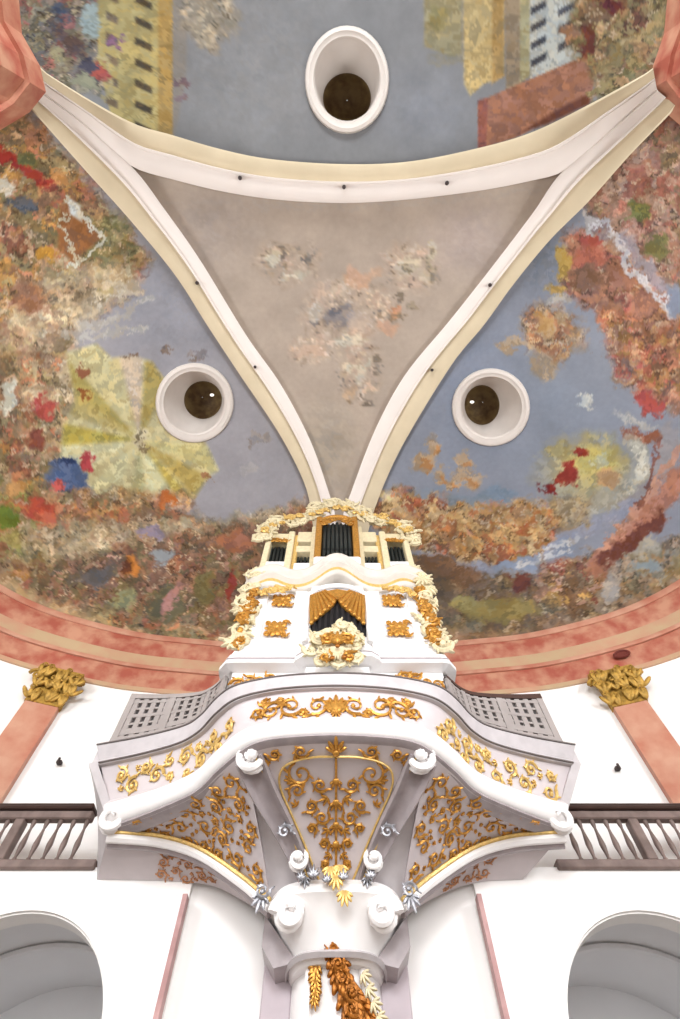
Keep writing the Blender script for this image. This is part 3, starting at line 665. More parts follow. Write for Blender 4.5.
# middle bay of the pier behind the gallery column
MB().box(-2.3, 2.2, WY+0.12, WY+0.3, 0, GALZ-0.02).build('wall_back', WALL, None, label='white wall of the pier behind the column', cat='wall', kind='structure')
MB().box(-11, 11, WY+0.0, 10.9, GALZ-0.02, GALZ+0.10).build('floor', WALL, None, label='white gallery floor slab over the arches', cat='floor', kind='structure')
for sx, nm in ((-1, 'left'), (1, 'right')):
    mb = MB()
    th = np.linspace(0, PI, 25)                  # shallow aisle vault behind each arch
    G = [[(sx*4.65 + 2.2*math.cos(a), y, CZ+2.2+1.75*math.sin(a)) for a in th] for y in (WY+0.32, 12.0)]
    mb.grid(G)
    MBB = MB(); MBB.box(sx*4.65-2.3, sx*4.65+2.3, 12.0, 12.2, 0, GALZ-0.05)
    MBB.build('wall_back', AISLE, None, label='grey back wall seen through the %s arch' % nm, cat='wall', kind='structure')
    mb.build('ceiling', AISLE, None, True, label='grey aisle vault inside the %s arch' % nm, cat='ceiling', kind='structure')
    MB().box(sx*4.65-2.3, sx*4.65-2.2, WY+0.32, 12, 0, CZ+2.3).build('wall_side', AISLE, None, label='grey left side wall inside the %s arch' % nm, cat='wall', kind='structure')
    MB().box(sx*4.65+2.2, sx*4.65+2.3, WY+0.32, 12, 0, CZ+2.3).build('wall_side', AISLE, None, label='grey right side wall inside the %s arch' % nm, cat='wall', kind='structure')
    mb = MB(); a = np.linspace(0.1, PI-0.1, 30)
    mb.tube([(sx*4.65+2.16*math.cos(q), 10.3, CZ+2.2+1.7*math.sin(q)) for q in a], 0.05, 6); 
    mb.build('trim_%d' % (8 if sx < 0 else 9), AISLE, None, True, label='grey vault rib inside the %s arch' % nm, cat='rib', kind='structure')
MB().box(-14, 14, -16, 14, -0.2, 0).build('floor', FLOORM, None, label='worn brown stone church floor', cat='floor', kind='structure')

# lower pilasters with a painted edge shadow, beside the column bay
def low_pil(x0, x1, label):
    root = thing('pilaster', label, 'pilaster', ((x0+x1)/2, WY-0.1, 0), 'rose white pilasters under the galleries')
    MB().bbox(x0, x1, WY-0.16, WY, 0.35, GALZ-0.35).build('shaft', ROSEW, root)
    MB().bbox(x0-0.06, x1+0.06, WY-0.22, WY, 0, 0.35).build('base', ROSEW, root)
    inner = x1 if x0 < 0 else x0
    MB().box(inner-0.035, inner+0.035, WY-0.175, WY, 0.35, GALZ-0.35).build('edge_shadow', EDGESH, root, label='painted pinkish shadow strip at the pilaster edge')
EDGESH = mat('pinkish_edge_shadow', (196, 158, 156), 0.5, rgb2=(172, 132, 130), scale=3)  # pinkish shadow line painted along the pilaster's inner edge
low_pil(-2.72, -2.32, 'rose white pilaster with a painted shadow edge left of the column'); low_pil(2.2, 2.65, 'rose white pilaster with a painted shadow edge right of the column')

# ------------------------------------------------------------------ side balustrades
def baluster_mb(x, y, z0, z1):
    h = z1-z0
    prof = [(.042,0),(.042,.05),(.024,.10),(.032,.2),(.047,.34),(.050,.42),(.040,.54),(.026,.70),(.022,.80),(.036,.88),(.042,.95),(.042,1)]
    return MB().lathe([(r, z0+h*t) for r, t in prof], (x, y, 0), 10)
def balustrade(x0, x1, label):
    zb, zt = CZ+4.36, CZ+5.33
    root = thing('balustrade', label, 'balustrade', ((x0+x1)/2, WY+0.05, GALZ+0.1), 'wooden side gallery balustrades')
    MB().bbox(x0, x1, WY-0.14, WY+0.16, zt-0.09, zt, 0.025).build('handrail', DKWOOD, root)
    MB().bbox(x0, x1, WY-0.06, WY+0.10, zt-0.23, zt-0.09, 0.02).build('top_rail', BROWN, root)
    e0, e1 = (x0, x1+0.42) if x0 < 0 else (x0-0.40, x1)
    MB().bbox(e0, e1, WY-0.08, WY+0.14, zb-0.06, zb+0.08, 0.02).build('bottom_rail', BROWN, root)
    L = x1-x0; n = int(L/0.235); posts = [x0+0.5*(L/n)*0 + 0.06]
    sgn = 1 if x0 > 0 else -1; edge = x0 if x0 > 0 else x1
    for k in range(n):
        x = edge + sgn*(0.06 + 0.235*k)
        if k % 7 == 5 or (k == 0 and False):
            MB().bbox(x-0.085, x+0.085, WY-0.06, WY+0.11, zb+0.08, zt-0.23, 0.015).build('post', BROWN, root)
        else:
            baluster_mb(x, WY+0.02, zb+0.08, zt-0.23).build('baluster', BROWN, root, True)
balustrade(-8.2, -4.36, 'brown wooden balustrade of the left gallery'); balustrade(4.02, 8.3, 'brown wooden balustrade of the right gallery')

# ------------------------------------------------------------------ carved and gilded ornament
def frame_on(fn, a, b, e=0.01):
    p = fn(a, b); ta = fn(min(a+e, 1), b)-fn(max(a-e, -1), b); tb = fn(a, min(b+e, 1))-fn(a, max(b-e, 0))
    n = np.cross(ta, tb); n /= max(np.linalg.norm(n), 1e-9)
    if n @ (CAM-p) < 0: n = -n
    e1 = ta/max(np.linalg.norm(ta), 1e-9); e2 = np.cross(n, e1)
    if e2 @ tb < 0: e2 = -e2
    return p, e1, e2, n
def scroll(mb, p, e1, e2, n, r, a0, d=1, turns=1.4, rad=0.022, leaves=5):
    K = 26; t = np.linspace(0, 1, K); th = a0 + d*turns*2*PI*t; rho = r*(1-0.82*t)
    pts = [p + e1*(rho[k]*math.cos(th[k])) + e2*(rho[k]*math.sin(th[k])) + n*rad*0.6 for k in range(K)]
    mb.tube(pts, rad*(1-0.45*t), 5)
    mb.blob(pts[-1], e1*rad*1.5, e2*rad*1.5, n*rad*1.2, 4, 6)
    for q in range(leaves):
        k = int(q*K*0.62/max(leaves, 1)); o = e1*math.cos(th[k]) + e2*math.sin(th[k]); tg = (pts[min(k+1, K-1)]-pts[k]); tg = tg/max(np.linalg.norm(tg), 1e-9)
        ax = o*0.75 - tg*0.66; ax /= np.linalg.norm(ax); L = r*0.42*(1-0.4*q/max(leaves, 1)); sd = np.cross(n, ax)
        mb.blob(pts[k] + ax*L*0.8, sd*L*0.34, n*rad*0.8, ax*L, 5, 6)
def leaf(mb, p, e1, e2, n, ang, L, w, h=0.02):
    ax = e1*math.cos(ang)+e2*math.sin(ang); sd = np.cross(n, ax); mb.blob(p + ax*L*0.5 + n*h*0.4, sd*w*0.5, n*h, ax*L*0.5, 5, 6)
def palmette(mb, p, e1, e2, n, ang, L, m=5, h=0.025):
    for k in range(m):
        q = (k-(m-1)/2)/((m-1)/2)
        leaf(mb, p, e1, e2, n, ang+q*1.05, L*(1-0.35*abs(q)), L*0.26, h)
def fill(mb, fn, seed, r0, r1, arange=(-1, 1), brange=(0.1, 0.9), tries=400, rad=0.02, stems=True, gap=0.98):
    rnd = random.Random(seed); put = []
    for k in range(tries):
        a = rnd.uniform(*arange); b = rnd.uniform(*brange); r = r1 + (r0-r1)*max(0, 1-k/(tries*0.55))*rnd.uniform(0.8, 1)
        p = fn(a, b)
        if all(np.linalg.norm(p-q) > (r+s)*gap for q, s in put):
            put.append((p, r)); P, e1, e2, n = frame_on(fn, a, b)
            if r > r1*1.15: scroll(mb, P, e1, e2, n, r*0.86, rnd.uniform(0, 6.28), rnd.choice((-1, 1)), rnd.uniform(1.1, 1.6), rad*min(1.0, 0.55+r/r0*0.5), 5)
            else: palmette(mb, P, e1, e2, n, rnd.uniform(0, 6.28), r*1.5, 4, rad)
    return put
XZ = (np.array((1.0, 0, 0)), np.array((0, 0, 1.0)), np.array((0, -1.0, 0)))
def carve(mb, path, seed, size, n, spread=0.5, depth=0.12, rad=0.04):
    """rococo carving: scrolls, shells and leaves heaped along a path"""
    rnd = random.Random(seed); pts = spline(path, max(n, 2))
    for p in pts:
        q = p + np.array((rnd.uniform(-1, 1)*size*spread, rnd.uniform(-1, 0.3)*depth, rnd.uniform(-1, 1)*size*spread))
        k = rnd.random()
        if k < 0.45: scroll(mb, q, *XZ, size*rnd.uniform(0.5, 0.8), rnd.uniform(0, 6.28), rnd.choice((-1, 1)), rnd.uniform(1, 1.6), rad, 4)
        elif k < 0.8: palmette(mb, q, *XZ, rnd.uniform(0, 6.28), size*rnd.uniform(0.7, 1.1), 5, rad)
        else: mb.blob(q, (size*.3, 0, 0), (0, size*.22, 0), (0, 0, size*.36))

def carve_each(path, seed, size, n, spread, depth, rad, m, parent):
    pts = spline(path, n)
    for k, p in enumerate(pts):
        p = p + np.array((0, 0, .06*(k % 2)-.03)); mb = MB(); carve(mb, [p, p+np.array((.001, 0, 0))], seed*31+k, size, 2, 0.10, depth, rad)
        mb.build('gilt_ornament', m, parent, True)
# ------------------------------------------------------------------ organ gallery on its bracket
RZ = lambda z: CZ + z
Th = [(-4.15,7.52),(-3.3,7.3),(-2.55,7.03),(-2.2,6.75),(-1.9,6.36),(-1.6,6.1),(-1.1,5.94),(-.6,5.86)]
Bh = [(-3.58,7.9),(-3.1,7.65),(-2.6,7.36),(-2.05,6.98),(-1.67,6.5),(-1.28,6.06),(-1.0,5.88),(-.6,5.80)]
full = lambda h, c: h + [c] + [(-x, y) for x, y in h[::-1]]
NS = 161
def corr(h, c):               # matched sampling: each knot keeps its own parameter
    k = full(h, c); pts = np.array(k); m = len(pts)-1
    P = np.concatenate([[2*pts[0]-pts[1]], pts, [2*pts[-1]-pts[-2]]]); out = []
    for d in np.linspace(0, m, NS):
        i = min(int(d), m-1); t = d-i; p0, p1, p2, p3 = P[i], P[i+1], P[i+2], P[i+3]
        out.append(0.5*(2*p1+(p2-p0)*t+(2*p0-5*p1+4*p2-p3)*t*t+(3*p1-p0-3*p2+p3)*t**3))
    return np.array(out)
TT, BB = corr(Th, (0, 5.83)), corr(Bh, (0, 5.76))
def nrm(C):
    T = np.gradient(C, axis=0); N = np.stack([T[:, 1], -T[:, 0]], 1); return N/np.linalg.norm(N, axis=1, keepdims=True)
TN = nrm(TT)
def par(i, z, out=0.0):       # point on the parapet front at height z above the eye
    k = (5.6-z)/1.15; c = TT[i]*(1-k)+BB[i]*k + TN[i]*out
    return np.array((c[0], c[1], RZ(z)))
gal = thing('organ_gallery', 'curved white and gold organ gallery bulging out over the column', 'gallery', (0, 7.4, RZ(3.4)))
def course(prof, m, nm, i0=0, i1=NS, inner=0.22, smooth=True, parent=None):
    G = []
    for i in range(i0, i1):
        row = [par(i, z, o) for z, o in prof]; row += [par(i, prof[-1][0], -inner), par(i, prof[0][0], -inner)]
        G.append(row)
    mb = MB(); mb.grid(G, closed_v=True); q = len(G[0]); N = len(G)
    mb.f.append(tuple(range(q))); mb.f.append(tuple((N-1)*q+k for k in reversed(range(q))))
    return mb.build(nm, m, parent or gal, smooth)
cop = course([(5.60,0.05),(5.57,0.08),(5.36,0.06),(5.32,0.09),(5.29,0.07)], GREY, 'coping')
for z, o in ((5.595, 0.075), (5.315, 0.085)):
    MB().tube([par(i, z, o) for i in range(NS)], 0.018, 6).build('fillet', DKLINE, cop, True, label='dark grey edge line')
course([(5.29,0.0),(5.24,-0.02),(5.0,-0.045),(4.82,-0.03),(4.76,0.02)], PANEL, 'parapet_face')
course([(4.76,0.02),(4.73,0.06),(4.66,0.10),(4.58,0.11),(4.50,0.08),(4.46,0.02)], STUC, 'lower_moulding')
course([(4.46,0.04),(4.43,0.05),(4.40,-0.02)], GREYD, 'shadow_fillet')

I0, I1 = 40, 120          # the posts that part the bowed centre from the wings: knots 5 and 11 of 16
I0, I1 = 50, 110
def pfn(i0, i1):
    def fn(a, b):
        d = i0 + (a+1)/2*(i1-i0); i = min(max(int(d), 0), NS-2); t = d-i; z = 5.27-0.5*b
        p = par(i, z, -0.03)*(1-t)+par(i+1, z, -0.03)*t; return p
    return fn
mb = MB(); f_ = pfn(I0+3, I1-3)
for s in (-1, 1):
    for a, b_, r, d in ((0.17, .5, .17, 1), (0.42, .45, .19, -1), (0.66, .55, .17, 1), (0.86, .5, .13, -1), (0.30, .75, .08, 1), (.55, .2, .08, -1), (.76, .22, .07, 1)):
        P, e1, e2, n = frame_on(f_, s*a, b_); scroll(mb, P, e1*s, e2, n, r, 0.3+a*5, d, 1.3, .026, 6)
P, e1, e2, n = frame_on(f_, 0, .75); palmette(mb, P, e1, e2, n, -PI/2, .34, 7, .03); palmette(mb, P, e1, e2, n, PI/2, .14, 5, .03)
mb.build('gilt_ornament', GOLD, gal, True, label='gilded scrollwork on the bowed front of the parapet')
for i0, i1, sd in ((3, I0-4, 5), (I1+4, NS-4, 6)):
    mb = MB(); fill(mb, pfn(i0, i1), sd, .17, .07, (-0.95, .97), (.2, .85), 700, .030)
    mb.build('gilt_ornament', GOLDL, gal, True, label='gilded scrollwork on the %s wing of the parapet' % ('left' if i0 < 50 else 'right'))
# gallery floor, hidden above the soffits
poly = [tuple(BB[i]*0.97+np.array((0, .22))) for i in range(0, NS, 4)]
MB().plan(poly + [(3.5, 8.78), (-3.5, 8.78)], RZ(4.72), RZ(4.80)).build('floor_board', SCREEN, gal)
# outer ends: faces that slope in from the coping to the wing end and the wall
def quad(c4, m, nm, back, **k):
    c4 = [np.array((x, y, RZ(z))) for x, y, z in c4]
    G = np.array([[(c4[0]*(1-a)+c4[1]*a)*(1-b)+(c4[3]*(1-a)+c4[2]*a)*b for b in np.linspace(0, 1, 9)] for a in np.linspace(0, 1, 9)])
    return MB().slab(G, G+np.array(back)).build(nm, m, gal, True, **k)
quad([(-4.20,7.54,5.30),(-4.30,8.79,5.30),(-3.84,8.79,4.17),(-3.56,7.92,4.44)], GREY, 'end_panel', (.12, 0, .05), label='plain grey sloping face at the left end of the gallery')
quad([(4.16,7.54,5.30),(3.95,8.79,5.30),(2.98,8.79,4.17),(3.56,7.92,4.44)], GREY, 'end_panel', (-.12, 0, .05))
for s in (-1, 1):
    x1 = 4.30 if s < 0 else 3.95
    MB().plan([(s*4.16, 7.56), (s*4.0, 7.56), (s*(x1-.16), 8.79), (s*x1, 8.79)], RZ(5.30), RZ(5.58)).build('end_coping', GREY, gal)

# soffit curves
CTOP = lambda a: np.array((*(lambda d: BB[int(d)]*(1-(d-int(d)))+BB[min(int(d)+1, NS-1)]*(d-int(d)))(80+a*(I1-80)*0.93), RZ(4.42)))
def cfn(a, b):
    top = CTOP(a); bot = np.array((a*0.34, 7.58, RZ(3.45))); p = top*(1-b)+bot*b
    p[2] += 0.13*math.sin(PI*b)*(1-0.3*a*a); p[1] += 0.08*math.sin(PI*b); return p
def soff(fn, m, nm, na=41, nb=25, arange=(-1, 1), back=(0, .12, .16), **k):
    A = np.linspace(*arange, na); Bv = np.linspace(0, 1, nb)
    P = np.array([[fn(a, b) for b in Bv] for a in A]); return MB().slab(P, P+np.array(back)).build(nm, m, gal, True, **k)
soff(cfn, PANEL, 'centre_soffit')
mb = MB()
for s in (-1, 1):           # arched gilt frame inside the centre panel
    pts = [cfn(s*a, b)+np.array((0, -.02, -.02)) for a, b in [(0, .13), (.2, .13), (.4, .15), (.58, .19), (.70, .26), (.74, .36), (.72, .5), (.66, .7), (.6, .85), (.5, .96)]]
    mb.tube(spline(pts, 40), .016, 5)
    pts = [cfn(s*a, b)+np.array((0, -.02, -.02)) for a, b in [(.93, .03), (.93, .3), (.92, .6), (.9, .95)]]; mb.tube(spline(pts, 20), .014, 5)
mb.build('gilt_frame', GOLDL, gal, True)
mb = MB()
for s in (-1, 1):
    for a, b_, r, d, t0 in ((.36, .24, .20, 1, -1.2), (.48, .36, .13, -1, .5), (.17, .33, .12, -1, 2.5), (.33, .47, .11, 1, .8), (.20, .55, .12, -1, 3.8), (.40, .62, .08, 1, 2.0), (.22, .72, .08, 1, 2.2), (.25, .84, .06, -1, 1.2), (.62, .08, .10, 1, 0), (.30, .08, .12, -1, 3), (.85, .12, .08, 1, 2)):
        P, e1, e2, n = frame_on(cfn, s*a, b_); scroll(mb, P, e1*s, e2, n, r*.92, t0, d, 1.35, .022, 5)
    for a, b_, ang, L in ((.1, .42, .7, .16), (.12, .63, .9, .14), (.12, .78, .8, .12), (.15, .9, 1.0, .1), (.56, .46, -1, .12), (.52, .28, -.5, .12)):
        P, e1, e2, n = frame_on(cfn, s*a, b_); palmette(mb, P, e1*s, e2, n, ang, L, 4, .022)
pts = [cfn(0, b)+np.array((0, -.02, -.02)) for b in np.linspace(.14, .95, 24)]; mb.tube(pts, .018, 5)
for b_, L in ((.10, .26), (.30, .16), (.45, .18), (.60, .17), (.72, .14), (.86, .13)):
    P, e1, e2, n = frame_on(cfn, 0, b_); palmette(mb, P, e1, e2, n, PI/2 if b_ > .2 else -PI/2, L, 5, .028); mb.blob(P+n*.03, e1*.05, e2*.05, n*.03)
mb.build('gilt_ornament', GOLD, gal, True, label='gilded arabesque on the centre soffit panel')

# the lower rim D runs from the wing end to the bracket
Dp = [(-3.56,7.96,4.40),(-2.79,8.1,4.41),(-2.13,8.15,4.26),(-1.4,8.0,3.82),(-.90,7.8,3.42)]
DD = spline([(x, y, RZ(z)) for x, y, z in Dp], 61)
def sfn(s):
    def fn(a, b):            # a: 0 at the rib .. 1 at the wing end; b: 0 at the parapet, 1 at the rim
        a = min(max(a, 0), 1); d = I0 - 1 - a*(I0-2); i = int(d); t = d-i; q = BB[i]*(1-t)+BB[min(i+1, NS-1)]*t
        top = np.array((q[0], q[1], RZ(4.41))); e = 60*(1-a)**1.0; j = min(int(e), 59); bot = DD[j]*(1-(e-j))+DD[j+1]*(e-j)
        p = top*(1-b)+bot*b; p[2] += 0.10*math.sin(PI*b)*(1-a*a); p[0] *= -s
        return p
    return fn
def lfn(s, xo):
    Wl = spline([(-.85, 8.6, RZ(3.5)), (-1.5, 8.78, RZ(3.9)), (-2.2, 8.79, RZ(4.12)), (-xo, 8.79, RZ(4.17))], 61)
    def fn(a, b):
        a = min(max(a, 0), 1); e = 60*(1-a); j = min(int(e), 59); d0 = DD[j]*(1-(e-j))+DD[j+1]*(e-j)
        e2 = 60*a; j = min(int(e2), 59); w = Wl[j]*(1-(e2-j))+Wl[j+1]*(e2-j)
        p = d0*(1-b)+w*b; p[0] *= -s; return p
    return fn
for s, side in ((-1, 'left'), (1, 'right')):
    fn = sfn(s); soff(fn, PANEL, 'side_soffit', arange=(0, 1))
    mb = MB(); fill(mb, fn, 11, .17, .045, (.04, .88), (.12, .90), 1600, .022)
    mb.build('gilt_ornament', GOLD, gal, True, label='gilded scrollwork on the %s soffit panel' % side)
    rim = DD.copy(); rim[:, 0] *= -s
    MB().tube(rim + np.array((0, -.02, -.06)), np.linspace(.075, .065, 61), 8).build('rim_moulding', STUC, gal, True)
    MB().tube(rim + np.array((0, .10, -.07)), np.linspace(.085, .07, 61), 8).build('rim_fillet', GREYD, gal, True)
    MB().tube(rim + np.array((0, -.10, -.01)), np.linspace(.03, .03, 61), 6).build('rim_bead', GOLDL, gal, True)
    xo = 3.84 if s < 0 else 3.0
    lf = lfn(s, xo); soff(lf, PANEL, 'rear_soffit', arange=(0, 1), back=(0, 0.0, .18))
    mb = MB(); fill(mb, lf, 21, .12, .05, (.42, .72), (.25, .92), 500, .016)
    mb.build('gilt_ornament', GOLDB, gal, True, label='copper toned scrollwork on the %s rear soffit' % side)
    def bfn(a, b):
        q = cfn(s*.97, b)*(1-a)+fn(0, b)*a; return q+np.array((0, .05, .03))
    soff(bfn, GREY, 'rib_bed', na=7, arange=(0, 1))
    # scroll rib
    rp = [at_y(u, v, y) for u, v, y in ((250,757,6.12),(264,790,6.5),(284,828,6.95),(299,860,7.3),(311,893,7.62))]
    rp = spline([(x if s < 0 else -x, y, z) for x, y, z in rp], 40); w = np.linspace(.21, .10, 40)
    side_ = np.array((1.0, 0, 0)); T = np.gradient(rp, axis=0); T /= np.linalg.norm(T, axis=1, keepdims=True)
    G = []
    for i in range(40):
        A = np.cross(T[i], (0, -.6, -.8)); A /= np.linalg.norm(A); Bn = np.cross(A, T[i]); 
        if Bn @ (CAM-rp[i]) < 0: Bn = -Bn
        G.append([rp[i]+A*w[i]*x+Bn*w[i]*h for x, h in ((-1, -.5), (-1, .35), (-.86, .55), (-.66, .45), (-.45, .2), (0, .08), (.45, .2), (.66, .45), (.86, .55), (1, .35), (1, -.5))])
    mb = MB(); mb.grid(G, closed_v=True); q = 11; mb.f.append(tuple(range(q))); mb.f.append(tuple(39*q+k for k in reversed(range(q))))
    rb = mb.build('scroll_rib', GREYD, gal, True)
    for k, (c, R, d) in enumerate(((rp[2]+np.array((0, -.06, .04)), .21, 1), (rp[30]+np.array((0, -.08, -.06)), .13, -1))):
        mb = MB(); K = 30; t = np.linspace(0, 1, K); th = d*(t*3.2*PI)+PI/2; rho = R*(1-.8*t)
        mb.tube([c+np.array((-s*.0+rho[i]*math.cos(th[i])*-s, -.1*t[i], rho[i]*math.sin(th[i]))) for i in range(K)], R*.30*(1-.5*t), 7)
        mb.blob(c+np.array((0, -.10, 0)), (R*.42, 0, 0), (0, R*.4, 0), (0, 0, R*.42)); mb.blob(c+np.array((0, .05, 0)), (R*.98, 0, 0), (0, R*.35, 0), (0, 0, R*.98), 6, 14); mb.build('volute', STUC, rb, True, label='white volute')
    mb = MB(); c0 = rp[3]+np.array((s*-.22, -.12, .12)); scroll(mb, c0, *XZ, .12, 1, 1, 1.4, .03, 5); mb.build('silver_ornament', SILVER, rb, True, label='silvered leaf ornament')
    mb = MB(); c0 = rp[22]+np.array((0, -.12, -.08)); scroll(mb, c0, *XZ, .10, 0, 1, 1.2, .022, 5); mb.build('silver_ornament', SILVER, rb, True, label='silvered leaf ornament')
    mb = MB(); palmette(mb, rp[35]+np.array((0, -.1, -.05)), *XZ, -PI/2, .14, 5, .03); mb.build('silver_ornament', SILVER, rb, True, label='silvered leaf ornament')
    # curl closing the wing end
    mb = MB(); c = np.array((s*3.54, 7.84, RZ(4.52))); K = 30; t = np.linspace(0, 1, K); th = t*2.6*PI+PI/2; rho = .20*(1-.75*t)
    mb.tube([c+np.array((s*rho[i]*math.cos(th[i]), -.14*t[i]-.05, rho[i]*math.sin(th[i]))) for i in range(K)], .075*(1-.5*t), 7); mb.blob(c+np.array((0, .02, 0)), (.19, 0, 0), (0, .08, 0), (0, 0, .19), 6, 14)
    mb.build('end_volute', STUC, gal, True)
# bracket where the soffits gather over the column
br = MB()
lv = [(3.52,.95,7.42),(3.44,1.0,7.36),(3.36,.98,7.38),(3.28,.86,7.5),(3.12,.78,7.62),(2.98,.66,7.72),(2.90,.62,7.78),(2.84,.64,7.76),(2.78,.60,7.82)]
G = []
for z, hx, fy in lv:
    row = []
    for k in range(25):
        q = PI*k/24; c_, s_ = math.cos(q), math.sin(q)
        row.append((hx*np.sign(c_)*abs(c_)**.6, 8.75-(8.75-fy)*s_**.6, RZ(z)))
    G.append(row)
br.grid(G, closed_v=True); br.f.append(tuple(range(25))); br.f.append(tuple((len(lv)-1)*25+k for k in reversed(range(25))))
bo = br.build('bracket', STUC, gal, True)
for s in (-1, 1):
    mb = MB(); c = np.array((s*.62, 7.55, RZ(3.2))); K = 30; t = np.linspace(0, 1, K); th = t*3*PI; rho = .20*(1-.8*t)
    mb.tube([c+np.array((s*rho[i]*math.cos(th[i]), -.1*t[i], rho[i]*math.sin(th[i]))) for i in range(K)], .08*(1-.5*t), 7); mb.blob(c+np.array((0, .06, 0)), (.2, 0, 0), (0, .1, 0), (0, 0, .2), 6, 14); mb.build('volute', STUC, bo, True)
    mb = MB(); q = np.array((s*.98, 7.5, RZ(3.37))); palmette(mb, q, *XZ, -PI/2+s*.3, .22, 5, .03); scroll(mb, q+np.array((0, -.04, .04)), *XZ, .10, 0, s, 1.3, .025, 4); mb.build('silver_ornament', SILVER, bo, True)
for x, z, L in ((-.30, 3.46, .16), (-.46, 3.43, .12), (.10, 3.43, .14), (.46, 3.45, .14), (-.12, 3.40, .12)): 
    mb = MB(); palmette(mb, np.array((x, 7.24, RZ(z))), *XZ, PI/2, L, 5, .03); mb.build('silver_ornament', SILVER, bo, True)
mb = MB(); 
for x, z in ((.11, 3.32), (-.08, 3.6), (.06, 3.62), (0, 3.5)): palmette(mb, np.array((x, 7.28, RZ(z))), *XZ, -PI/2, .2, 6, .03)
mb.build('gilt_ornament', GOLDL, bo, True)

mb = MB(); G = []
for z, k in ((2.80, 1.0), (2.84, 1.05), (2.88, 1.0)):
    G.append([(.66*k*np.sign(math.cos(q))*abs(math.cos(q))**.6, 8.75-(8.75-7.70)*k*math.sin(q)**.6, RZ(z)) for q in np.linspace(0, PI, 25)])
mb.grid(G, closed_u=True); mb.build('lip', GREY, bo, True)
for s in (-1, 1):  # lip and consoles greyed to stand in for shade below the bracket
    mb = MB(); mb.prism([(s*.50, RZ(2.86)), (s*.98, RZ(3.36)), (s*.98, RZ(3.02)), (s*.80, RZ(2.80))], 8.0, 8.79); mb.build('side_console', GREYD, bo, label='side console with its shade painted grey')
# column under the bracket
colm = thing('column', 'white wall column with gilded garlands carrying the organ gallery', 'column', (0, 8.4, 0))
pl = [(.60*math.cos(q), 8.62-.70*math.sin(q)) for q in np.linspace(0, PI, 25)]
MB().plan(pl, .5, RZ(2.80)).build('shaft', STUC, colm, True)
pl = [(.72*math.cos(q), 8.72-.86*math.sin(q)) for q in np.linspace(0, PI, 25)]
MB().plan(pl, 0, .5).build('base', STUC, colm, True)
for s in (-1, 1):
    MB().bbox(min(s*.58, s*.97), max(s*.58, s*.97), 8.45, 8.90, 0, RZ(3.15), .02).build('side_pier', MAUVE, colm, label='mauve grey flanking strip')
    MB().tube([(s*.36, 8.02, 0.55), (s*.36, 8.02, RZ(1.8)), (s*.34, 7.98, RZ(2.78))], [.06, .06, .05], 8).build('shaft_fillet', STUC, colm, True)
mb = MB(); rnd = random.Random(4)
for k, p in enumerate(spline([at_y(317, 948, 7.95), at_y(316, 975, 7.95), at_y(314, 1000, 7.93)], 9)):
    palmette(mb, p+np.array((0, -.03, 0)), *XZ, -PI/2+rnd.uniform(-.4, .4), .20-.010*k, 5, .04)
mb.build('narrow_garland', GOLD, colm, True)
mb = MB()
pth = spline([at_y(330, 948, 7.82), at_y(338, 968, 7.82), at_y(348, 992, 7.85), at_y(360, 1020, 7.9), at_y(368, 1060, 7.9)], 22)
for k, p in enumerate(pth):
    w_ = .03+.0065*k
    for s in (-1, -.5, 0, .5, 1):
        q = p+np.array((s*w_+rnd.uniform(-.02, .02), .05*abs(s)-.05, rnd.uniform(-.06, .06))); leaf(mb, q, *XZ, -PI/2+s*.55+.3+rnd.uniform(-.5, .5), .10+.006*k, .055+.002*k, .04)
    if k % 3 == 1: scroll(mb, p+np.array((rnd.uniform(-.5, .5)*w_, -.09, 0)), *XZ, .07+.002*k, rnd.uniform(0, 6), rnd.choice((-1, 1)), 1.4, .022, 3)
mb.tube(pth+np.array((0, 0.03, 0)), np.linspace(.05, .16, 22), 8)
mb.build('broad_garland', GOLDD, colm, True)
for k in range(4):
    p = at_y(352+5*k, 975+14*k, 7.86); mb = MB(); palmette(mb, p+np.array((.12, -.02, 0)), *XZ, -.7, .16, 5, .04); mb.build('pale_leaf_spray', CREAM, colm, True, label='cream leaf spray beside the garland')

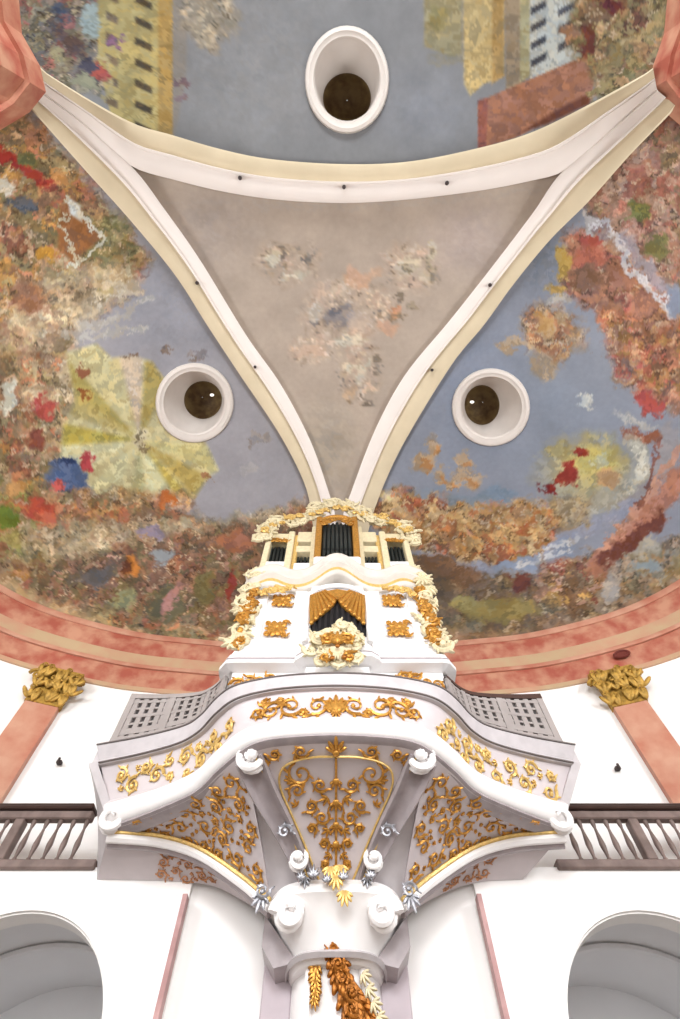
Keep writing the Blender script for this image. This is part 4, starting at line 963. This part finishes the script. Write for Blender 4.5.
# ------------------------------------------------------------------ choir screens on the parapet
def screen(s, label):
    ids = [i for i in range(0, 81) if -4.02 < TT[i][0] < -1.88]
    C = np.array([TT[i]-TN[i]*.02 for i in ids]); Nn = np.array([TN[i] for i in ids])
    L = np.concatenate([[0], np.cumsum(np.linalg.norm(np.diff(C, axis=0), axis=1))]); L /= L[-1]
    def P(t, h, out=0.0):     # t 0 outer .. 1 inner, h 0..1
        c = np.array([np.interp(t, L, C[:, 0]), np.interp(t, L, C[:, 1])]); n = np.array([np.interp(t, L, Nn[:, 0]), np.interp(t, L, Nn[:, 1])])
        c = c+n*out; z0 = 5.615; z1 = 6.72*(1-t)+6.12*t
        return np.array((c[0]*-s, c[1], RZ(z0*(1-h)+z1*h)))
    root = thing('choir_screen', label, 'screen', P(.5, 0), 'carved grey choir screens on the parapet')
    def bar(t0, h0, t1, h1, w0, m, nm, o=.03):
        K = max(int(abs(t1-t0)*24), 2); mb = MB(); Pf = []; Qf = []
        for k in range(K+1):
            a = k/K; t = t0+(t1-t0)*a; h = h0+(h1-h0)*a
            if abs(t1-t0) > abs(h1-h0)*1e-3 and nm in ('rail', 'top_rail', 'bottom_rail'): lo, hi = (t, h-w0), (t, h+w0)
            else: lo, hi = (t-w0, h), (t+w0, h)
            Pf.append([P(*lo, o), P(*hi, o)]); Qf.append([P(*lo, -.02), P(*hi, -.02)])
        mb.slab(Pf, Qf); return mb.build(nm, m, root)
    mb = MB(); tt = np.linspace(0.01, .99, 30)
    mb.slab([[P(t, h, -.02) for h in (0.02, .98)] for t in tt], [[P(t, h, -.05) for h in (0.02, .98)] for t in tt]); mb.build('backing', SCRDK, root, label='dark sheet behind the pierced panels')  # dark sheet put in so the pierced holes read dark
    bar(0, .05, 1, .05, .05, SCREEN, 'bottom_rail', .045); bar(0, .945, 1, .945, .05, SCREEN if s < 0 else DKWOOD, 'top_rail', .045)
    bar(0, .83, 1, .83, .03, SCREEN, 'rail'); bar(0, .20, 1, .20, .06, SCREEN, 'rail'); bar(0, .52, 1, .52, .035, SCREEN, 'rail')
    for t in (.025, .40, .76, .975): bar(t, 0, t, 1, .026, SCREEN, 'stile', .04)
    for t in (.075, .155, .235, .315, .365, .455, .53, .61, .69, .83, .90): bar(t, .1, t, .9, .021, SCREEN, 'slat', .025)
    for h in (.36, .68): bar(.03, h, .97, h, .022, SCREEN, 'rail', .02)
screen(-1, 'grey pierced wooden screen on the left wing of the gallery'); screen(1, 'grey pierced wooden screen with dark top on the right wing of the gallery')

# ------------------------------------------------------------------ organ
OX = 0.03; OY = 7.0
def ox(u, v, Y=OY): p = at_y(u-2, v, Y); return (p[0]+OX, p[2])       # left half, mirrored about OX
def mirx(x): return 2*OX-x
org = thing('pipe_organ', 'white and gold baroque pipe organ standing on the curved gallery', 'organ', (OX, 7.6, RZ(4.81)))
def run(path, prof, m, nm, zf=None, smooth=False, parent=None):
    """moulding swept along a plan path: prof (out, z)"""
    C = np.array(path, float); N = nrm(C); G = []
    for i in range(len(C)):
        row = [(C[i][0]+N[i][0]*o, C[i][1]+N[i][1]*o, RZ(z)+(zf(C[i][0]-OX) if zf else 0)) for o, z in prof]
        row += [(C[i][0]-N[i][0]*.25, C[i][1]-N[i][1]*.25+.1, r) for r in (row[-1][2], row[0][2])]
        G.append(row)
    mb = MB(); mb.grid(G, closed_v=True); q = len(G[0]); n = len(G); mb.f.append(tuple(range(q))); mb.f.append(tuple((n-1)*q+k for k in reversed(range(q))))
    return mb.build(nm, m, parent or org, smooth)
MB().box(OX-2.02, OX+2.02, OY, OY+1.1, RZ(4.81), RZ(9.45)).build('lower_case', ORGW, org)
MB().plan([(OX-.66, OY+.05), (OX-.60, OY-.16), (OX+.60, OY-.16), (OX+.66, OY+.05)], RZ(4.81), RZ(9.40)).build('centre_projection', ORGW, org)
for s in (-1, 1):
    x0, x1 = sorted((OX+s*1.62, OX+s*2.06)); MB().bbox(x0, x1, OY-.07, OY, RZ(7.3), RZ(9.35)).build('corner_pilaster', ORGW, org)
    x0, x1 = sorted((OX+s*.70, OX+s*1.0)); MB().bbox(x0, x1, OY-.06, OY, RZ(7.3), RZ(9.35)).build('inner_pilaster', ORGW, org)
def dense2(pts, n=60):
    pts = np.array(pts, float); L = np.concatenate([[0], np.cumsum(np.linalg.norm(np.diff(pts, axis=0), axis=1))]); t = np.linspace(0, L[-1], n)
    return np.stack([np.interp(t, L, pts[:, 0]), np.interp(t, L, pts[:, 1])], 1)
pth = dense2([(OX-2.06, OY+1.05), (OX-2.06, OY), (OX-.68, OY), (OX-.60, OY-.18), (OX+.60, OY-.18), (OX+.68, OY), (OX+2.06, OY), (OX+2.06, OY+1.05)], 140)
bc = run(pth, [(.02, 7.36), (.08, 7.32), (.10, 7.22), (.10, 7.17), (.17, 7.13), (.19, 7.03), (.19, 6.97), (.24, 6.93), (.24, 6.84), (.05, 6.80)], ORGW, 'base_cornice')
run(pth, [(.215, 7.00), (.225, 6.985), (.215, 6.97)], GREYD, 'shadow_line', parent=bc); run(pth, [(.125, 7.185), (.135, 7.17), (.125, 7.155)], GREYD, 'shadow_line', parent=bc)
xs = np.linspace(-2.12, 2.12, 121)
ycur = lambda x: OY-.10*math.exp(-((abs(x)-1.62)/.33)**2)-.20*math.exp(-(x/.55)**2)
zcur = lambda x: .50*math.exp(-(x/.52)**2)+.16*math.exp(-((abs(x)-1.62)/.35)**2)
pw = [(OX-2.12, OY+1.05), (OX-2.12, OY+.5)]+[(OX+x, ycur(x)) for x in xs]+[(OX+2.12, OY+.5), (OX+2.12, OY+1.05)]
run(pw, [(.0, 10.10), (.16, 10.06), (.19, 9.98), (.17, 9.93), (.10, 9.86), (.09, 9.78), (.15, 9.73), (.15, 9.66), (.05, 9.58), (.04, 9.46), (.08, 9.42), (.05, 9.34), (0, 9.30)], CORN, 'middle_cornice', lambda x: zcur(x), True)
run(pw, [(.045, 9.60), (.065, 9.53), (.045, 9.46)], GOLDL, 'gilt_bead', lambda x: zcur(x), True)
for s in (-1, 1):
    for u, v, w, h in ((283, 601, .23, .20), (277, 629, .25, .25)):
        x, z = ox(u, v, OY-.05); x = x if s < 0 else mirx(x)
        mb = MB(); c = np.array((x, OY-.035, z))
        mb.blob(c, (w*.55, 0, 0), (0, .05, 0), (0, 0, h*.55))
        for k in range(10):
            a = k*2*PI/10; leaf(mb, c+np.array((0, -.02, 0)), *XZ, a, w*1.05 if k % 2 else w*.95, w*.5, .04)
        for kx, kz in ((-1, -1), (1, -1), (-1, 1), (1, 1)): scroll(mb, c+np.array((kx*w*.72, -.02, kz*h*.72)), *XZ, w*.32, 0, kx*kz, 1.2, .03, 2)
        mb.build('gilt_rosette', GOLD, org, True)
# niche darkness painted as a black board, with gilded drapery
Yn = OY-.19
def pp(lst, Y): return [ox(u, v, Y) for u, v in lst]
MB().prism(pp([(311,636),(311,600),(322,594),(338,591),(354,594),(367,600),(367,636)], Yn), Yn+.01, Yn+.10).build('niche_panel', BLACK, org, label='black board standing in for the dark niche behind the drapery')
for k in range(9):
    x = OX-.50+.125*k; z1 = RZ(8.55)-abs(k-4)*.05
    MB().lathe([(.012, RZ(7.75)), (.045, RZ(7.95)), (.045, z1), (.03, z1+.02)], (x, Yn-.0, 0), 8).build('niche_pipe', BLACK, org, True)
for s in (-1, 1):
    o_ = [(312,597),(325,592),(338,590),(338,600),(334,606),(327,612),(319,618),(312,624)]
    mb = MB(); q = pp(o_, Yn-.06); q = q if s < 0 else [(mirx(x), z) for x, z in q]
    mb.prism(q, Yn-.09, Yn-.03)
    for k in range(7):
        t = k/6; a = np.array(q[1])*(1-t)+np.array(q[0])*t; e = np.array(q[3])*(1-t)+np.array(q[7])*t; m_ = (a+e)/2
        mb.tube([(p[0], Yn-.10, p[1]) for p in (a, m_, e)], [.035, .05, .035], 6)
        mb.blob((e[0], Yn-.1, e[1]), (.05, 0, 0), (0, .05, 0), (0, 0, .06))
    mb.build('gilt_drapery', GOLD, org, True)
mb = MB()
for a in np.linspace(0, PI, 26)[1:-1]: pass
fr = [(OX+.66*math.cos(a), Yn-.03, RZ(8.80)+.52*math.sin(a)) for a in np.linspace(0, PI, 30)]; 
mb.tube([(OX+.66, Yn-.03, RZ(7.4))]+fr+[(OX-.66, Yn-.03, RZ(7.4))], .06, 8); mb.build('niche_frame', ORGW, org, True)
# cartouche in front
mb = MB(); carve(mb, [(OX-.42, 6.62, RZ(7.0)), (OX-.25, 6.55, RZ(7.3)), (OX, 6.5, RZ(7.45)), (OX+.25, 6.55, RZ(7.3)), (OX+.42, 6.62, RZ(7.0))], 3, .24, 22, .35, .08, .05)
carve(mb, [(OX-.35, 6.55, RZ(6.7)), (OX, 6.5, RZ(6.62)), (OX+.35, 6.55, RZ(6.7))], 8, .24, 14, .35, .08, .05)
mb.blob((OX, 6.62, RZ(7.1)), (.36, 0, 0), (0, .2, 0), (0, 0, .5)); mb.build('cartouche', CREAM, org, True)
mb = MB(); palmette(mb, np.array((OX, 6.40, RZ(6.95))), *XZ, PI/2, .34, 7, .05); mb.build('gilt_shell', GOLD, org, True)
for s in (-1, 1):
    mb = MB(); scroll(mb, np.array((OX+s*.18, 6.40, RZ(7.05))), *XZ, .16, 0 if s < 0 else PI, -s, 1.4, .04, 4); mb.build('gilt_ornament', GOLD, org, True)
    mb = MB(); scroll(mb, np.array((OX+s*.22, 6.42, RZ(6.62))), *XZ, .13, 1, s, 1.3, .035, 4); mb.build('gilt_ornament', GOLD, org, True)
for x, z in ((0, 6.86), (-.1, 6.55), (.12, 6.58)): MB().blob((OX+x, 6.36, RZ(z)), (.05, 0, 0), (0, .03, 0), (0, 0, .05)).build('dark_boss', GOLDD, org, True)
for s in (-1, 1):          # gold scrolls under the base cornice
    for k in range(4): mb = MB(); scroll(mb, np.array((OX+s*(1.25+.2*k), OY-.04, RZ(6.62-.05*k))), *XZ, .15, k, s, 1.3, .035, 5); mb.build('gilt_ornament', GOLD, org, True)
# upper case: black box painting the interior's darkness, posts, arch heads, pipes
MB().box(OX-1.93, OX+1.93, OY+.35, OY+1.0, RZ(9.9), RZ(12.2)).build('upper_case', BLACK, org)
MB().box(OX-.6, OX+.6, OY+.20, OY+1.0, RZ(9.9), RZ(13.1)).build('centre_tower', BLACK, org)
def post(x0, x1, z0, z1, y0, m):
    for s in (-1, 1):
        a, b = (OX+x0, OX+x1) if s > 0 else (OX-x1, OX-x0); MB().bbox(a, b, y0, y0+.32, RZ(z0), RZ(z1), .02).build('post', m, org)
post(1.86, 2.02, 10.0, 11.95, OY-.05, CREAM); post(1.22, 1.40, 10.0, 12.25, OY-.05, CREAM); post(1.10, 1.22, 10.0, 12.15, OY+.02, GOLDL)
post(.60, .74, 10.0, 12.6, OY-.02, CREAM); post(.44, .62, 10.3, 13.0, OY-.14, GOLD)
for s in (-1, 1):
    def bx(x0, x1, z0, z1, y0, m, nm):
        a, b = (OX+x0, OX+x1) if s > 0 else (OX-x1, OX-x0); MB().bbox(a, b, y0, y0+.3, RZ(z0), RZ(z1), .02).build(nm, m, org)
    bx(.70, 1.14, 11.22, 11.52, OY, CREAM, 'cross_rail'); bx(.70, 1.14, 11.76, 12.3, OY, CREAM, 'panel'); bx(.70, 1.14, 10.1, 10.62, OY-.02, ORGW, 'plinth')
    bx(1.36, 1.92, 10.1, 10.66, OY-.04, ORGW, 'plinth'); bx(1.36, 1.92, 11.80, 12.2, OY, CREAM, 'head')
    for k in range(5):       # outer tower pipes
        x = OX+s*(1.44+.106*k); MB().lathe([(.012, RZ(10.62)), (.046, RZ(10.86)), (.046, RZ(11.7-.03*abs(k-2))), (.03, RZ(11.72))], (x, OY+.20, 0), 10).build('pipe', PIPE, org, True)
        MB().box(x-.03, x+.03, OY+.145, OY+.165, RZ(10.86), RZ(10.92)).build('pipe_mouth', PIPEH, org)
    for k in range(4):       # small fields
        x = OX+s*(.78+.10*k)
        for z0, z1 in ((10.6, 11.2), (11.53, 11.74)):
            MB().lathe([(.012, RZ(z0)), (.036, RZ(z0+.1)), (.036, RZ(z1-.02)), (.03, RZ(z1))], (x, OY+.2, 0), 8).build('pipe', PIPE, org, True)
    mb = MB()                # gilded pipe shades
    for k in range(4): scroll(mb, np.array((OX+s*(1.44+.13*k), OY-.02, RZ(11.74))), *XZ, .10, k, s, 1.2, .03, 3)
    mb.build('pipe_shade', GOLD, org, True)
for k in range(7):
    x = OX-.36+.12*k; MB().lathe([(.015, RZ(10.75)), (.052, RZ(11.15)), (.052, RZ(12.75-.06*abs(k-3))), (.04, RZ(12.78-.06*abs(k-3)))], (x, OY-.02, 0), 10).build('pipe', PIPE, org, True)
    MB().box(x-.03, x+.03, OY-.085, OY-.065, RZ(11.15), RZ(11.24)).build('pipe_mouth', PIPEH, org)
bmx = MB(); bmx.bbox(OX-.62, OX+.62, OY-.16, OY+.2, RZ(10.35), RZ(10.72), .03); bmx.build('plinth', ORGW, org)
mb = MB(); mb.tube([(OX+.46*math.cos(a), OY-.12, RZ(12.62)+.36*math.sin(a)) for a in np.linspace(0, PI, 20)], .08, 8)
for s in (-1, 1):
    for k in range(3): scroll(mb, np.array((OX+s*(.12+.14*k), OY-.14, RZ(12.80-.14*k))), *XZ, .12, k, s, 1.3, .035, 4)
mb.build('pipe_shade', GOLD, org, True)
# crowning carvings
for s in (-1, 1):
    P = lambda u, v, Y=OY: (lambda q: np.array(((q[0] if s < 0 else mirx(q[0])), Y, q[1])))(ox(u, v, Y))
    mb = MB(); carve(mb, [P(263, 542), P(270, 530), P(282, 522), P(296, 524), P(308, 520), P(322, 510), P(337, 506)], 5+s, .34, 34, .35, .12, .06); mb.build('crest_carving', CREAM, org, True)
    carve_each([P(268, 530, OY-.12), P(290, 519, OY-.12), P(318, 514, OY-.12), P(337, 508, OY-.12)], 15+s, .22, 9, .5, .06, .04, GOLDL, org)
    mb = MB(); carve(mb, [P(256, 584), P(250, 600), P(245, 618), P(243, 634), P(242, 648)], 25+s, .30, 30, .40, .14, .06); mb.build('side_carving', CREAM, org, True, label='cream carved foliage wing at the side of the case')
    carve_each([P(257, 590, OY-.12), P(252, 606, OY-.14), P(244, 622, OY-.14), P(240, 642, OY-.14)], 35+s, .22, 11, .6, .06, .04, GOLD, org)
    carve_each([P(262, 594, OY-.2), P(275, 590, OY-.2), P(290, 590, OY-.2)], 45+s, .16, 6, .3, .04, .035, GOLDL, org)
    mb = MB(); carve(mb, [P(252, 578, OY-.1), P(262, 570, OY-.1)], 49+s, .22, 7, .5, .06, .04); mb.build('side_carving', CREAM, org, True)

# ------------------------------------------------------------------ rear corner piers with red entablature blocks
def corner_pier(pix, z0, z1, label):
    hi = [at_z(u, v, z1) for u, v in pix]; c = np.mean(hi, 0); pl = [(p[0], p[1]) for p in hi]
    root = thing('trim_%d' % (10 if c[0] < 0 else 11), label, 'pier', (c[0], c[1], 0), None, 'structure')
    sc = lambda k: [(c[0]+(x-c[0])*k, c[1]+(y-c[1])*k) for x, y in pl]
    MB().plan(sc(.94), RZ(z0), RZ(z0+.25)).build('architrave', PINKM, root); MB().plan(sc(.92), RZ(z0+.25), RZ(z0+.9)).build('frieze', RED, root)
    MB().plan(sc(1.0), RZ(z0+.9), RZ(z1)).build('cornice', RED, root); MB().plan(sc(.82), 0, RZ(z0)).build('shaft', PINKM, root)
corner_pier([(-10,-60),(18,-10),(22,34),(40,66),(46,92),(30,112),(-6,134),(-60,150),(-110,110),(-130,-10),(-70,-60)], 9.6, 11.0, 'red marble pier block at the upper left corner of the vault')
corner_pier([(694,-60),(668,-10),(664,34),(653,66),(649,90),(667,114),(690,134),(740,152),(790,112),(810,-10),(750,-60)], 9.6, 11.0, 'red marble pier block at the upper right corner of the vault')
MB().box(-.8, .8, 9.35, 10.9, GALZ+.12, RZ(14.2)).build('wall_back', WALL, None, label='white pier wall behind the organ', cat='wall', kind='structure')

# ------------------------------------------------------------------ small iron fittings
for u, v, lab in ((240,178,'small iron hook in the left part of the top arch band'), (344,187,'small iron hook at the crown of the top arch band'), (447,183,'small iron hook in the right part of the top arch band'),
                  (197,283,'small iron hook in the left arch band, upper one'), (255,367,'small iron hook in the left arch band, lower one'), (490,285,'small iron hook in the right arch band, upper one'), (432,370,'small iron hook in the right arch band, lower one')):
    p = at_vault(u, v, .955); d = (CAM-p)/np.linalg.norm(CAM-p)
    mb = MB(); mb.lathe([(.045, -.10), (.05, .0), (.035, .02), (.018, .03), (.018, .10)], p, 10, d)
    a = np.linspace(0, 1.6*PI, 12); mb.tube([p+d*.13+np.array((.035*math.cos(q), .035*math.sin(q), -.02)) for q in a], .012, 5)
    mb.build('ceiling_hook', IRON, None, True, label=lab, cat='hook', group='iron hooks in the arch bands')
for u, v, C_, N_, lab in ((60,764,CL,NL,'tiny iron anchor on the white upper left wall'), (617,770,CR,NR,'tiny iron anchor on the white upper right wall')):
    d = ray(u, v); best = min(range(len(C_)), key=lambda i: abs(C_[i][0]/C_[i][1]-d[0]/d[1]) + (10 if C_[i][1] < 5 else 0)); q = CAM+d*(C_[best][1]/d[1])
    mb = MB(); mb.box(q[0]-.05, q[0]+.05, q[1]-.10, q[1]+.0, q[2]-.03, q[2]+.03); mb.box(q[0]-.02, q[0]+.02, q[1]-.14, q[1]-.10, q[2]-.06, q[2]+.06); mb.build('wall_anchor', IRON, None, label=lab, cat='anchor', group='iron anchors on the upper walls')
d = ray(622, 656); best = min(range(len(CR)), key=lambda i: abs(CR[i][0]/CR[i][1]-d[0]/d[1]) + (10 if CR[i][1] < 5 else 0)); q = CAM+d*(CR[best][1]/d[1]); n = NR[best]; t = np.array((-n[1], n[0], 0))
mb = MB(); mb.lathe([(.16, 0), (.17, .03), (.15, .06), (.12, .05), (.11, .02), (.001, .02)], q+n*.05, 20, n)
mb.v = [tuple(q+n*.05+((np.array(v)-q-n*.05)@n)*n+((np.array(v)-q-n*.05)@t)*t*1.3+np.array((0, 0, (v[2]-q[2])*.75))) for v in mb.v]
mb.build('wall_vent', VENT, None, True, label='small dark red oval vent in the right marble cornice', cat='vent')
# ------------------------------------------------------------------ light
W = bpy.data.worlds.new('world'); S.world = W; W.use_nodes = True
bg = W.node_tree.nodes['Background']; bg.inputs['Color'].default_value = (0.97, 0.99, 1.0, 1); bg.inputs['Strength'].default_value = 0.75
sd = bpy.data.lights.new('daylight', 'SUN'); so = bpy.data.objects.new('daylight', sd); COL.objects.link(so)
sd.energy = 3.2; sd.angle = math.radians(60); sd.color = (1, 0.99, 0.97)
so.rotation_euler = (math.radians(80), 0, 0); so.location = (0, -14, 6)
# unseen area lamps added to lift the vault above the gallery underside
for x, y, z, tx, ty, tz, en in ((0, -11.6, 9.0, 0, 4, 15, 1500), (-9.2, -0.6, 8.8, 1, 4, 15, 1100), (9.2, -0.6, 8.8, -1, 4, 15, 1100)):
    ld = bpy.data.lights.new('window_daylight', 'AREA'); lo_ = bpy.data.objects.new('window_daylight', ld); COL.objects.link(lo_)
    ld.shape = 'RECTANGLE'; ld.size = 3.0; ld.size_y = 4.0; ld.energy = en; ld.color = (0.95, 0.98, 1.0)
    lo_.location = (x, y, z); lo_.rotation_euler = (Vector((tx, ty, tz))-Vector((x, y, z))).to_track_quat('-Z', 'Y').to_euler()
S.view_settings.view_transform = 'Standard'; S.view_settings.look = 'None'; S.view_settings.gamma = 1.0; S.view_settings.exposure = -0.03
S.view_settings.use_curve_mapping = False
